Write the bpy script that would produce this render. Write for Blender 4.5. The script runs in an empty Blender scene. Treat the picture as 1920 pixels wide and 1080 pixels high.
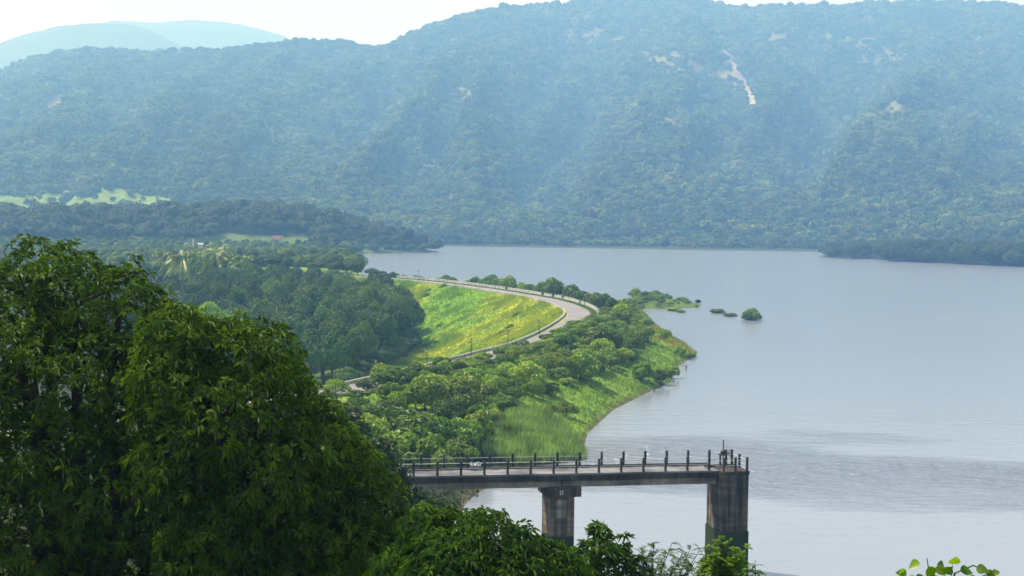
import bpy, math, random
import numpy as np
from mathutils import Matrix, Vector

random.seed(7)
rng = np.random.default_rng(7)
SC = bpy.context.scene
COL = SC.collection
PI = math.pi

# ------------------------------------------------------------------ camera
F = 2666.67            # focal length in pixels of the 1920 px wide photograph (50 mm lens)
EYE = 32.0             # metres above the lake
PITCH = math.atan(140.0 / F)
ROLL = math.radians(0.6)
cp, sp = math.cos(PITCH), math.sin(PITCH)
FWD = np.array([0, cp, -sp]); UPV = np.array([0, sp, cp]); RGT = np.array([1.0, 0, 0])
cam_d = bpy.data.cameras.new('camera')
cam = bpy.data.objects.new('camera', cam_d)
COL.objects.link(cam)
cam_d.lens = 50; cam_d.sensor_width = 36
cam_d.clip_start = 0.5; cam_d.clip_end = 40000
rx = math.cos(ROLL) * RGT + math.sin(ROLL) * UPV
ry = -math.sin(ROLL) * RGT + math.cos(ROLL) * UPV
rz = -FWD
cam.matrix_world = Matrix(((rx[0], ry[0], rz[0], 0), (rx[1], ry[1], rz[1], 0), (rx[2], ry[2], rz[2], EYE), (0, 0, 0, 1)))
SC.camera = cam

# ------------------------------------------------------------------ sky, sun, exposure
SUN_EL, SUN_AZ = 57.0, -64.0          # azimuth measured from +Y towards +X
world = bpy.data.worlds.new('World'); SC.world = world; world.use_nodes = True
wn, wl = world.node_tree.nodes, world.node_tree.links
wn.clear()
w_out = wn.new('ShaderNodeOutputWorld'); w_bg = wn.new('ShaderNodeBackground')
w_sky = wn.new('ShaderNodeTexSky'); w_sky.sky_type = 'NISHITA'; w_sky.sun_disc = False
w_sky.sun_elevation = math.radians(SUN_EL); w_sky.sun_rotation = math.radians(SUN_AZ)
w_sky.air_density = 1.0; w_sky.dust_density = 0.6; w_sky.ozone_density = 1.0
w_bg.inputs['Strength'].default_value = 0.061
# thin white cloud veil all over the sky
w_tc = wn.new('ShaderNodeTexCoord'); w_map = wn.new('ShaderNodeMapping'); w_map.inputs['Scale'].default_value = (1.5, 1.5, 4.0)
w_no = wn.new('ShaderNodeTexNoise'); w_no.inputs['Scale'].default_value = 2.2; w_no.inputs['Detail'].default_value = 6
w_rmp = wn.new('ShaderNodeMapRange'); w_rmp.inputs['From Min'].default_value = 0.3; w_rmp.inputs['From Max'].default_value = 0.7
w_rmp.inputs['To Min'].default_value = 0.55; w_rmp.inputs['To Max'].default_value = 0.95
w_mix = wn.new('ShaderNodeMix'); w_mix.data_type = 'RGBA'
w_mix.inputs['B'].default_value = (8.1, 7.6, 8.4, 1)
wl.new(w_tc.outputs['Generated'], w_map.inputs['Vector']); wl.new(w_map.outputs['Vector'], w_no.inputs['Vector'])
wl.new(w_no.outputs['Fac'], w_rmp.inputs['Value'])
w_sep = wn.new('ShaderNodeSeparateXYZ'); wl.new(w_tc.outputs['Generated'], w_sep.inputs[0])
w_hor = wn.new('ShaderNodeMapRange'); w_hor.interpolation_type = 'SMOOTHSTEP'
w_hor.inputs['From Min'].default_value = 0.12; w_hor.inputs['From Max'].default_value = 0.75; w_hor.inputs['To Min'].default_value = 1.0; w_hor.inputs['To Max'].default_value = 0.35
wl.new(w_sep.outputs['Z'], w_hor.inputs['Value'])
w_mul = wn.new('ShaderNodeMath'); w_mul.operation = 'MULTIPLY'
wl.new(w_rmp.outputs['Result'], w_mul.inputs[0]); wl.new(w_hor.outputs['Result'], w_mul.inputs[1]); wl.new(w_mul.outputs[0], w_mix.inputs['Factor'])
wl.new(w_sky.outputs['Color'], w_mix.inputs['A']); wl.new(w_mix.outputs['Result'], w_bg.inputs['Color'])
wl.new(w_bg.outputs['Background'], w_out.inputs['Surface'])

sun_d = bpy.data.lights.new('sun', 'SUN'); sun_d.energy = 5.0; sun_d.angle = math.radians(0.6); sun_d.color = (1.0, 0.95, 0.89)
sun = bpy.data.objects.new('sun', sun_d); COL.objects.link(sun)
el, az = math.radians(SUN_EL), math.radians(SUN_AZ)
sdir = Vector((math.sin(az) * math.cos(el), math.cos(az) * math.cos(el), math.sin(el)))
sun.rotation_euler = sdir.to_track_quat('Z', 'Y').to_euler()
sun.location = (-200, 100, 400)
SC.view_settings.view_transform = 'Standard'; SC.view_settings.look = 'None'
SC.view_settings.gamma = 1.0; SC.view_settings.use_curve_mapping = False
SC.view_settings.exposure = 0.85
SC.render.engine = 'CYCLES'
SC.cycles.use_denoising = True
SC.cycles.max_bounces = 6; SC.cycles.diffuse_bounces = 2; SC.cycles.glossy_bounces = 2
SC.cycles.transmission_bounces = 3; SC.cycles.volume_bounces = 1; SC.cycles.transparent_max_bounces = 4

HAZE_DENSITY = 0.00032
HAZE_COLOR = (0.22, 0.49, 1.0)

# ------------------------------------------------------------------ photograph geometry -> world
def ray(px, py):
    u, v = px - 960.0, 540.0 - py
    u2 = u * math.cos(ROLL) - v * math.sin(ROLL); v2 = u * math.sin(ROLL) + v * math.cos(ROLL)
    return FWD * F + RGT * u2 + UPV * v2
def gp(px, py, z=0.0):
    d = ray(px, py); t = (z - EYE) / d[2]
    return np.array([d[0] * t, d[1] * t, z])
def dp(px, py, dist):
    d = ray(px, py); t = dist / d[1]
    return np.array([d[0] * t, d[1] * t, EYE + d[2] * t])
def project(P):
    P = np.atleast_2d(np.asarray(P, float)) - np.array([0, 0, EYE])
    w = P @ FWD; u2 = P @ RGT / w * F; v2 = P @ UPV / w * F
    c, s = math.cos(ROLL), math.sin(ROLL)
    u = u2 * c + v2 * s; v = -u2 * s + v2 * c
    return 960 + u, 540 - v

# ------------------------------------------------------------------ numpy noise
def _hash(ix, iy, seed):
    n = (ix.astype(np.int64) * 374761393 + iy.astype(np.int64) * 668265263 + seed * 974711) & 0x7fffffff
    n = ((n ^ (n >> 13)) * 1274126177) & 0x7fffffff
    return ((n ^ (n >> 16)) & 0xffff) / 65535.0
def vnoise(x, y, seed=0):
    x = np.asarray(x, float); y = np.asarray(y, float)
    ix, iy = np.floor(x), np.floor(y); fx, fy = x - ix, y - iy
    fx = fx * fx * (3 - 2 * fx); fy = fy * fy * (3 - 2 * fy)
    a = _hash(ix, iy, seed); b = _hash(ix + 1, iy, seed); c = _hash(ix, iy + 1, seed); d = _hash(ix + 1, iy + 1, seed)
    return (a + (b - a) * fx) * (1 - fy) + (c + (d - c) * fx) * fy
def fbm(x, y, o=4, seed=0):
    t = 0; a = 0.5; s = 0
    for k in range(o):
        t = t + a * vnoise(x * 2 ** k, y * 2 ** k, seed + k * 17); s += a; a *= 0.5
    return t / s
def sstep(a, b, x):
    t = np.clip((x - a) / (b - a), 0, 1); return t * t * (3 - 2 * t)
def inside(X, Y, poly):
    X = np.asarray(X, float); Y = np.asarray(Y, float)
    r = np.zeros(X.shape, bool); n = len(poly)
    for i in range(n):
        x1, y1 = poly[i][:2]; x2, y2 = poly[(i + 1) % n][:2]
        if y1 == y2: continue
        c = ((y1 > Y) != (y2 > Y)) & (X < (x2 - x1) * (Y - y1) / (y2 - y1) + x1)
        r ^= c
    return r
def seg_dist(X, Y, pts, closed=False):
    """distance to a polyline and the side (+1 right of travel)"""
    best = np.full(np.shape(X), 1e9); side = np.ones(np.shape(X))
    n = len(pts)
    for i in range(n if closed else n - 1):
        a = pts[i]; b = pts[(i + 1) % n]
        dx, dy = b[0] - a[0], b[1] - a[1]; L = dx * dx + dy * dy + 1e-9
        t = np.clip(((X - a[0]) * dx + (Y - a[1]) * dy) / L, 0, 1)
        ex, ey = X - (a[0] + t * dx), Y - (a[1] + t * dy)
        d = np.sqrt(ex * ex + ey * ey)
        m = d < best
        best = np.where(m, d, best)
        cr = dx * (Y - a[1]) - dy * (X - a[0])
        side = np.where(m, np.where(cr < 0, 1.0, -1.0), side)
    return best, side
def catmull(P, n=8):
    P = [np.array(p, float) for p in P]
    P = [2 * P[0] - P[1]] + P + [2 * P[-1] - P[-2]]
    out = []
    for i in range(1, len(P) - 2):
        for k in range(n):
            t = k / n
            out.append(0.5 * ((2 * P[i]) + (-P[i - 1] + P[i + 1]) * t + (2 * P[i - 1] - 5 * P[i] + 4 * P[i + 1] - P[i + 2]) * t * t
                              + (-P[i - 1] + 3 * P[i] - 3 * P[i + 1] + P[i + 2]) * t ** 3))
    out.append(P[-2]); return np.array(out)

# ------------------------------------------------------------------ plan of the place
CREST_Z = 7.0
crest_px = [(600, 742), (820, 694), (920, 668), (1000, 646), (1055, 620), (1090, 592), (1078, 577), (1040, 564), (1000, 556), (900, 540), (770, 525)]
crest_pts = [(-75, 128), (-48, 166)] + [gp(x, y, CREST_Z)[:2] for x, y in crest_px] + [(-78, 572), (-110, 592)]
CREST = catmull(crest_pts, 8)
_near = [(900, -60), (300, 40), (60, 66), (15, 80), (-2, 105), (-7, 130)]
_shore_px = [(878, 940), (960, 880), (1088, 864), (1102, 812), (1150, 768), (1210, 738), (1258, 716), (1272, 686), (1308, 662), (1282, 642), (1250, 624), (1225, 604), (1206, 580),
             (1312, 577), (1316, 570), (1250, 557), (1190, 550)]
_back = [(34, 468), (12, 512), (-18, 548), (-56, 592), (-68, 640), (-74, 720), (-90, 850), (-101, 960), (-104, 1010), (-116, 1075), (-108, 1092), (-64, 1128), (-58, 1152), (-66, 1200), (-130, 1300), (-300, 1400)]
SHORE = [np.array(p) for p in _near] + [gp(x, y, 0)[:2] for x, y in _shore_px] + [np.array(p) for p in _back] + [np.array(p) for p in [(-400, 1500), (-1600, 1500), (-1600, -60)]]
PENIN = [gp(x, y, 0)[:2] for x, y in [(1530, 480), (1575, 485), (1655, 487), (1662, 490), (1800, 496), (1925, 501)]] + [np.array(p) for p in [(480, 890), (900, 860), (900, 1400), (420, 1330), (300, 1230)]]

def crest_info(X, Y):
    return seg_dist(X, Y, CREST)
def shore_info(X, Y):
    d, _ = seg_dist(X, Y, SHORE, True); s = np.where(inside(X, Y, SHORE), d, -d)
    d2, _ = seg_dist(X, Y, PENIN, True); s2 = np.where(inside(X, Y, PENIN), d2, -d2)
    return s, s2
def hill_z(X, Y):
    k = 0.40 + (0.17 - 0.40) * sstep(2, -24, X)
    return 30.4 - k * np.maximum(Y, -20)
def headland(X, Y):
    h = np.interp(-X, [55, 100, 160, 220, 300, 420, 800], [0, 6, 15, 22, 17, 15, 15])
    return h * sstep(1085, 1180, Y)
def ground_z(X, Y):
    X = np.asarray(X, float); Y = np.asarray(Y, float)
    dc, side = crest_info(X, Y); ds, ds2 = shore_info(X, Y)
    plain = -8 + 10 * sstep(330, 900, Y) + 4 * sstep(900, 1060, Y)
    down = CREST_Z - 0.06 - np.maximum(dc - 4.6, 0) * 0.5
    zh = hill_z(X, Y)
    left = np.maximum(np.maximum(plain, down), zh)
    dse = np.maximum(ds, 0)
    up = (CREST_Z - 0.06) * dse / (dse + np.maximum(dc - 5.0, 0) + 0.01)
    spit = (Y > 440) & (Y < 640) & (X > 25)
    up = np.where(spit, np.minimum(up, 0.9), up)
    right = np.maximum(up, np.where(Y < 260, zh, -50) * (ds > -2))
    far = np.maximum(plain * sstep(0, 40, ds), up * 0)
    z = np.where(side > 0, right, left)
    z = np.where((Y > 660), far + headland(X, Y) * sstep(0, 30, ds), z)
    z = z + (fbm(X * 0.12, Y * 0.12, 3, 5) - 0.5) * 0.7 * sstep(5.2, 9, dc) * sstep(0, 6, ds)
    zw = -0.3 * np.abs(ds)
    z = np.where((ds < 0) & (zh < 0.2), np.maximum(zw, -6), z)
    z = np.where((ds < 0) & (zh >= 0.2) & (Y < 130), zh, z)
    zp = np.minimum(ds2 * 0.12, 3.5)
    z = np.where(ds2 > 0, zp, z)
    return z

# ------------------------------------------------------------------ materials
def mat(name):
    m = bpy.data.materials.new(name); m.use_nodes = True
    nt = m.node_tree; b = nt.nodes['Principled BSDF']
    return m, nt, b
def N(nt, t, **kw):
    n = nt.nodes.new(t)
    for k, v in kw.items(): setattr(n, k, v)
    return n
def leaf_mat(name, dark, light, third=None, vr=(0.72, 1.3), trans=0.3, rough=0.5, spec=0.25, sat_rand=0.35, posnoise=0.0):
    """leaf: colour by leaf tint, per plant variation, some light through the leaf"""
    m, nt, b = mat(name); L = nt.links
    at = N(nt, 'ShaderNodeAttribute', attribute_name='tint')
    mix = N(nt, 'ShaderNodeMix', data_type='RGBA'); mix.inputs['A'].default_value = (*dark, 1); mix.inputs['B'].default_value = (*light, 1)
    L.new(at.outputs['Fac'], mix.inputs['Factor'])
    oi = N(nt, 'ShaderNodeObjectInfo')
    src = mix.outputs['Result']
    if third:
        m2 = N(nt, 'ShaderNodeMix', data_type='RGBA'); m2.inputs['B'].default_value = (*third, 1)
        mr = N(nt, 'ShaderNodeMapRange'); mr.inputs['From Min'].default_value = 0.35; mr.inputs['To Max'].default_value = sat_rand * 2
        L.new(oi.outputs['Random'], mr.inputs['Value']); L.new(mr.outputs['Result'], m2.inputs['Factor'])
        L.new(src, m2.inputs['A']); src = m2.outputs['Result']
    hsv = N(nt, 'ShaderNodeHueSaturation')
    v = N(nt, 'ShaderNodeMath', operation='MULTIPLY_ADD'); v.inputs[1].default_value = 6.37; v.inputs[2].default_value = 0.0
    fr = N(nt, 'ShaderNodeMath', operation='FRACT')
    mr2 = N(nt, 'ShaderNodeMapRange'); mr2.inputs['To Min'].default_value = vr[0]; mr2.inputs['To Max'].default_value = vr[1]
    L.new(oi.outputs['Random'], v.inputs[0]); L.new(v.outputs[0], fr.inputs[0]); L.new(fr.outputs[0], mr2.inputs['Value'])
    vout = mr2.outputs['Result']
    if posnoise:
        ge = N(nt, 'ShaderNodeNewGeometry'); no = N(nt, 'ShaderNodeTexNoise'); no.inputs['Scale'].default_value = posnoise; no.inputs['Detail'].default_value = 4
        L.new(ge.outputs['Position'], no.inputs['Vector'])
        mr3 = N(nt, 'ShaderNodeMapRange'); mr3.inputs['From Min'].default_value = 0.3; mr3.inputs['From Max'].default_value = 0.7
        mr3.inputs['To Min'].default_value = 0.6; mr3.inputs['To Max'].default_value = 1.5
        L.new(no.outputs['Fac'], mr3.inputs['Value'])
        mu = N(nt, 'ShaderNodeMath', operation='MULTIPLY'); L.new(vout, mu.inputs[0]); L.new(mr3.outputs['Result'], mu.inputs[1]); vout = mu.outputs[0]
    L.new(vout, hsv.inputs['Value']); L.new(src, hsv.inputs['Color'])
    L.new(hsv.outputs['Color'], b.inputs['Base Color'])
    b.inputs['Roughness'].default_value = rough; b.inputs['Specular IOR Level'].default_value = spec
    tr = N(nt, 'ShaderNodeBsdfTranslucent'); ms = N(nt, 'ShaderNodeMixShader'); ms.inputs['Fac'].default_value = trans
    hs2 = N(nt, 'ShaderNodeHueSaturation'); hs2.inputs['Saturation'].default_value = 1.1; hs2.inputs['Value'].default_value = 1.5
    L.new(hsv.outputs['Color'], hs2.inputs['Color']); L.new(hs2.outputs['Color'], tr.inputs['Color'])
    L.new(b.outputs[0], ms.inputs[1]); L.new(tr.outputs[0], ms.inputs[2])
    L.new(ms.outputs[0], nt.nodes['Material Output'].inputs['Surface'])
    return m
def rough_mat(name, c1, c2, scale=3.0, rough=0.85, bump=0.3, c3=None, detail=6):
    m, nt, b = mat(name); L = nt.links
    tc = N(nt, 'ShaderNodeTexCoord'); no = N(nt, 'ShaderNodeTexNoise'); no.inputs['Scale'].default_value = scale; no.inputs['Detail'].default_value = detail
    L.new(tc.outputs['Object'], no.inputs['Vector'])
    mr = N(nt, 'ShaderNodeMapRange'); mr.inputs['From Min'].default_value = 0.3; mr.inputs['From Max'].default_value = 0.7
    mix = N(nt, 'ShaderNodeMix', data_type='RGBA'); mix.inputs['A'].default_value = (*c1, 1); mix.inputs['B'].default_value = (*c2, 1)
    L.new(no.outputs['Fac'], mr.inputs['Value']); L.new(mr.outputs['Result'], mix.inputs['Factor']); L.new(mix.outputs['Result'], b.inputs['Base Color'])
    b.inputs['Roughness'].default_value = rough; b.inputs['Specular IOR Level'].default_value = 0.25
    if bump:
        bp = N(nt, 'ShaderNodeBump'); bp.inputs['Strength'].default_value = bump; bp.inputs['Distance'].default_value = 0.05
        L.new(no.outputs['Fac'], bp.inputs['Height']); L.new(bp.outputs[0], b.inputs['Normal'])
    return m
def concrete_mat(name, pale, dark, streak=1.0, algae=None):
    """weathered concrete: blotches, vertical black streaks, and a green band below the old waterline"""
    m, nt, b = mat(name); L = nt.links
    ge = N(nt, 'ShaderNodeNewGeometry')
    n1 = N(nt, 'ShaderNodeTexNoise'); n1.inputs['Scale'].default_value = 0.9; n1.inputs['Detail'].default_value = 8; n1.inputs['Roughness'].default_value = 0.65
    L.new(ge.outputs['Position'], n1.inputs['Vector'])
    mp = N(nt, 'ShaderNodeMapping'); mp.inputs['Scale'].default_value = (2.2, 2.2, 0.16)
    L.new(ge.outputs['Position'], mp.inputs['Vector'])
    n2 = N(nt, 'ShaderNodeTexNoise'); n2.inputs['Scale'].default_value = 1.0; n2.inputs['Detail'].default_value = 6
    L.new(mp.outputs['Vector'], n2.inputs['Vector'])
    r1 = N(nt, 'ShaderNodeMapRange'); r1.inputs['From Min'].default_value = 0.32; r1.inputs['From Max'].default_value = 0.68
    L.new(n1.outputs['Fac'], r1.inputs['Value'])
    r2 = N(nt, 'ShaderNodeMapRange'); r2.inputs['From Min'].default_value = 0.42; r2.inputs['From Max'].default_value = 0.62; r2.inputs['To Max'].default_value = streak
    L.new(n2.outputs['Fac'], r2.inputs['Value'])
    mx = N(nt, 'ShaderNodeMix', data_type='RGBA'); mx.inputs['A'].default_value = (*pale, 1); mx.inputs['B'].default_value = tuple(p * 0.55 for p in pale) + (1,)
    L.new(r1.outputs['Result'], mx.inputs['Factor'])
    m2 = N(nt, 'ShaderNodeMix', data_type='RGBA'); m2.inputs['B'].default_value = (*dark, 1)
    L.new(mx.outputs['Result'], m2.inputs['A']); L.new(r2.outputs['Result'], m2.inputs['Factor'])
    mp4 = N(nt, 'ShaderNodeMapping'); mp4.inputs['Scale'].default_value = (0.25, 0.25, 1.7); L.new(ge.outputs['Position'], mp4.inputs['Vector'])
    n4 = N(nt, 'ShaderNodeTexNoise'); n4.inputs['Scale'].default_value = 1.0; n4.inputs['Detail'].default_value = 5; L.new(mp4.outputs['Vector'], n4.inputs['Vector'])
    r4 = N(nt, 'ShaderNodeMapRange'); r4.inputs['From Min'].default_value = 0.38; r4.inputs['From Max'].default_value = 0.62; r4.inputs['To Min'].default_value = 0.55; r4.inputs['To Max'].default_value = 1.25; L.new(n4.outputs['Fac'], r4.inputs['Value'])
    h4 = N(nt, 'ShaderNodeHueSaturation'); L.new(r4.outputs['Result'], h4.inputs['Value']); L.new(m2.outputs['Result'], h4.inputs['Color'])
    out = h4.outputs['Color']
    if algae is not None:
        sx = N(nt, 'ShaderNodeSeparateXYZ'); L.new(ge.outputs['Position'], sx.inputs[0])
        ad = N(nt, 'ShaderNodeMath', operation='MULTIPLY_ADD'); ad.inputs[1].default_value = 0.5; L.new(n1.outputs['Fac'], ad.inputs[0]); L.new(sx.outputs['Z'], ad.inputs[2])
        r3 = N(nt, 'ShaderNodeMapRange'); r3.inputs['From Min'].default_value = algae + 0.35; r3.inputs['From Max'].default_value = algae + 0.15
        L.new(ad.outputs[0], r3.inputs['Value'])
        m3 = N(nt, 'ShaderNodeMix', data_type='RGBA'); m3.inputs['B'].default_value = (0.018, 0.032, 0.012, 1)
        L.new(out, m3.inputs['A']); L.new(r3.outputs['Result'], m3.inputs['Factor']); out = m3.outputs['Result']
    L.new(out, b.inputs['Base Color']); b.inputs['Roughness'].default_value = 0.85; b.inputs['Specular IOR Level'].default_value = 0.2
    bp = N(nt, 'ShaderNodeBump'); bp.inputs['Strength'].default_value = 0.5; bp.inputs['Distance'].default_value = 0.06
    L.new(n1.outputs['Fac'], bp.inputs['Height']); L.new(bp.outputs[0], b.inputs['Normal'])
    return m

M_BARK = rough_mat('bark', (0.03, 0.025, 0.02), (0.09, 0.075, 0.06), 4)
M_BARKP = rough_mat('palm_bark', (0.12, 0.11, 0.1), (0.25, 0.23, 0.2), 6)
M_MANGO = leaf_mat('mango_leaf', (0.015, 0.04, 0.003), (0.11, 0.2, 0.011), trans=0.22, rough=0.45, spec=0.15)
M_BUSH = leaf_mat('bush_leaf', (0.02, 0.065, 0.005), (0.12, 0.24, 0.018), trans=0.25, rough=0.42, spec=0.3)
M_SAP = leaf_mat('sapling_leaf', (0.035, 0.1, 0.01), (0.13, 0.27, 0.025), trans=0.4, rough=0.45, spec=0.25)
M_VINE = leaf_mat('vine_leaf', (0.05, 0.14, 0.012), (0.2, 0.32, 0.03), trans=0.45, rough=0.4, spec=0.3)
M_EDGE = leaf_mat('glade_leaf', (0.018, 0.05, 0.004), (0.085, 0.14, 0.012), trans=0.25, rough=0.45, spec=0.25)
M_WOOD = leaf_mat('wood_leaf', (0.009, 0.042, 0.003), (0.07, 0.16, 0.01), third=(0.12, 0.2, 0.01), trans=0.12, rough=0.55, vr=(0.6, 1.35))
M_BRIGHT = leaf_mat('bright_leaf', (0.08, 0.18, 0.008), (0.22, 0.34, 0.015), trans=0.3)
M_SHRUB = leaf_mat('shrub_leaf', (0.03, 0.095, 0.006), (0.16, 0.285, 0.016), third=(0.25, 0.33, 0.02), trans=0.22, vr=(0.5, 1.5))
M_FAR = leaf_mat('forest_leaf', (0.025, 0.065, 0.012), (0.09, 0.155, 0.03), third=(0.15, 0.16, 0.04), trans=0.1, rough=0.7, spec=0.1, posnoise=0.006, vr=(0.55, 1.4))
M_PALM = leaf_mat('palm_leaf', (0.06, 0.13, 0.025), (0.2, 0.28, 0.07), trans=0.3, rough=0.4, spec=0.4)
M_CONC = concrete_mat('concrete', (0.27, 0.225, 0.165), (0.035, 0.032, 0.028), 0.75, algae=4.2)
M_CONCD = concrete_mat('dark_concrete', (0.085, 0.072, 0.06), (0.02, 0.02, 0.018), 0.9)
M_TOWER = concrete_mat('tower_concrete', (0.16, 0.135, 0.105), (0.02, 0.02, 0.018), 0.95, algae=4.2)
M_GIRD = concrete_mat('girder_concrete', (0.27, 0.25, 0.215), (0.09, 0.085, 0.075), 0.55)
M_SLAB = concrete_mat('deck_concrete', (0.185, 0.2, 0.22), (0.16, 0.15, 0.14), 0.5)
M_POST = concrete_mat('post_concrete', (0.075, 0.085, 0.08), (0.02, 0.026, 0.025), 0.8)
M_PATCH = concrete_mat('plaster', (0.42, 0.4, 0.35), (0.1, 0.095, 0.085), 0.7)
M_WHITE = rough_mat('white_paint', (0.42, 0.42, 0.41), (0.66, 0.66, 0.64), 1.5, 0.7, 0.1)
M_STEEL = rough_mat('galvanised_rail', (0.32, 0.34, 0.35), (0.45, 0.46, 0.47), 8, 0.45, 0)
M_IRON = rough_mat('dark_iron', (0.012, 0.014, 0.014), (0.03, 0.032, 0.03), 9, 0.5, 0.1)
M_ROAD = rough_mat('road_concrete', (0.16, 0.158, 0.17), (0.23, 0.225, 0.235), 0.25, 0.9, 0.1)
M_WALL = rough_mat('wall_stone', (0.2, 0.19, 0.18), (0.42, 0.41, 0.4), 0.9, 0.9, 0.3)
M_ROOF = rough_mat('clay_roof', (0.1, 0.055, 0.045), (0.16, 0.08, 0.06), 2, 0.85, 0.2)
M_GLASS, _nt, _b = mat('dark_window'); _b.inputs['Base Color'].default_value = (0.02, 0.025, 0.03, 1); _b.inputs['Roughness'].default_value = 0.1
M_LAMP, _nt, _b = mat('frosted_lamp'); _b.inputs['Base Color'].default_value = (0.55, 0.56, 0.55, 1); _b.inputs['Roughness'].default_value = 0.4

# ------------------------------------------------------------------ mesh helpers
class MB:
    """collects numpy pieces and links them as one mesh"""
    def __init__(s): s.V = []; s.F = []; s.T = []; s.M = []; s.S = []; s.C = []; s.n = 0
    def add(s, V, Fa, tint=0.5, mi=0, smooth=False, col=None):
        V = np.asarray(V, float).reshape(-1, 3); s.V.append(V)
        if len(Fa) and not isinstance(Fa, np.ndarray): 
            for f in Fa: s.F.append(np.asarray([f]) + s.n); s.M.append(np.full(1, mi)); s.S.append(np.full(1, smooth))
        elif len(Fa):
            s.F.append(Fa + s.n); s.M.append(np.full(len(Fa), mi)); s.S.append(np.full(len(Fa), smooth))
        s.T.append(np.broadcast_to(np.asarray(tint, float), (len(V),)) if np.ndim(tint) == 0 else np.asarray(tint, float))
        s.C.append(np.full((len(V), 4), 1.0) if col is None else col)
        s.n += len(V); return s
    def box(s, c, sz, rot=None, mi=0, taper=1.0):
        x, y, z = [v / 2 for v in sz]
        V = np.array([[-x, -y, -z], [x, -y, -z], [x, y, -z], [-x, y, -z], [-x * taper, -y * taper, z], [x * taper, -y * taper, z], [x * taper, y * taper, z], [-x * taper, y * taper, z]])
        if rot is not None:
            ca, sa = math.cos(rot), math.sin(rot); V = V @ np.array([[ca, sa, 0], [-sa, ca, 0], [0, 0, 1]])
        return s.add(V + np.asarray(c), np.array([[0, 3, 2, 1], [4, 5, 6, 7], [0, 1, 5, 4], [1, 2, 6, 5], [2, 3, 7, 6], [3, 0, 4, 7]]), mi=mi)
    def hexa(s, P, mi=0):
        """8 corners: bottom ring then top ring"""
        return s.add(P, np.array([[0, 3, 2, 1], [4, 5, 6, 7], [0, 1, 5, 4], [1, 2, 6, 5], [2, 3, 7, 6], [3, 0, 4, 7]]), mi=mi)
    def tube(s, P, R, n=6, mi=0, tint=0.5, cap=True):
        P = np.asarray(P, float); m = len(P); V = []
        for i in range(m):
            t = P[min(i + 1, m - 1)] - P[max(i - 1, 0)]; t = t / (np.linalg.norm(t) + 1e-9)
            a = np.cross(t, [0, 0, 1]) if abs(t[2]) < 0.95 else np.cross(t, [1, 0, 0]); a /= np.linalg.norm(a) + 1e-9; b = np.cross(t, a)
            for k in range(n):
                th = 2 * PI * k / n; V.append(P[i] + R[i] * (math.cos(th) * a + math.sin(th) * b))
        Fa = np.array([[i * n + k, i * n + (k + 1) % n, (i + 1) * n + (k + 1) % n, (i + 1) * n + k] for i in range(m - 1) for k in range(n)])
        s.add(V, Fa, tint, mi, True)
        return s
    def lathe(s, prof, c=(0, 0, 0), n=12, mi=0):
        V = [[r * math.cos(2 * PI * k / n) + c[0], r * math.sin(2 * PI * k / n) + c[1], z + c[2]] for r, z in prof for k in range(n)]
        Fa = np.array([[i * n + k, i * n + (k + 1) % n, (i + 1) * n + (k + 1) % n, (i + 1) * n + k] for i in range(len(prof) - 1) for k in range(n)])
        s.add(V, Fa, mi=mi, smooth=False); return s
    def mesh(s, name, mats, colors=False):
        V = np.concatenate(s.V); me = bpy.data.meshes.new(name)
        lens = [len(f[0]) for f in s.F for _ in range(len(f))] if len(s.F) < 4000 else None
        loops = np.concatenate([f.ravel() for f in s.F]); cnt = np.concatenate([np.full(len(f), f.shape[1]) for f in s.F])
        me.vertices.add(len(V)); me.vertices.foreach_set('co', V.ravel())
        me.loops.add(len(loops)); me.loops.foreach_set('vertex_index', loops.astype(np.int32))
        me.polygons.add(len(cnt)); st = np.concatenate([[0], np.cumsum(cnt)[:-1]])
        me.polygons.foreach_set('loop_start', st.astype(np.int32)); me.polygons.foreach_set('loop_total', cnt.astype(np.int32))
        for m in (mats if isinstance(mats, (list, tuple)) else [mats]): me.materials.append(m)
        me.polygons.foreach_set('material_index', np.concatenate(s.M).astype(np.int32))
        me.polygons.foreach_set('use_smooth', np.concatenate(s.S).astype(bool))
        a = me.attributes.new('tint', 'FLOAT', 'POINT'); a.data.foreach_set('value', np.concatenate(s.T).astype(np.float32))
        if colors:
            a = me.attributes.new('gcol', 'FLOAT_COLOR', 'POINT'); a.data.foreach_set('color', np.concatenate(s.C).astype(np.float32).ravel())
        me.update(); me.validate(); return me
    def build(s, name, mats, parent=None, colors=False):
        return link(name, s.mesh(name, mats, colors), parent)
def link(name, me, parent=None):
    o = bpy.data.objects.new(name, me); COL.objects.link(o)
    if parent is not None: o.parent = parent
    return o
def tag(o, label=None, cat=None, group=None, kind=None):
    for k, v in (('label', label), ('category', cat), ('group', group), ('kind', kind)):
        if v: o[k] = v
    return o
def empty(name, loc, rz=0.0, sc=1.0):
    o = bpy.data.objects.new(name, None); COL.objects.link(o); o.empty_display_size = 0.5
    o.location = tuple(loc); o.rotation_euler = (0, 0, rz); o.scale = (sc, sc, sc) if np.ndim(sc) == 0 else sc
    return o

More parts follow.
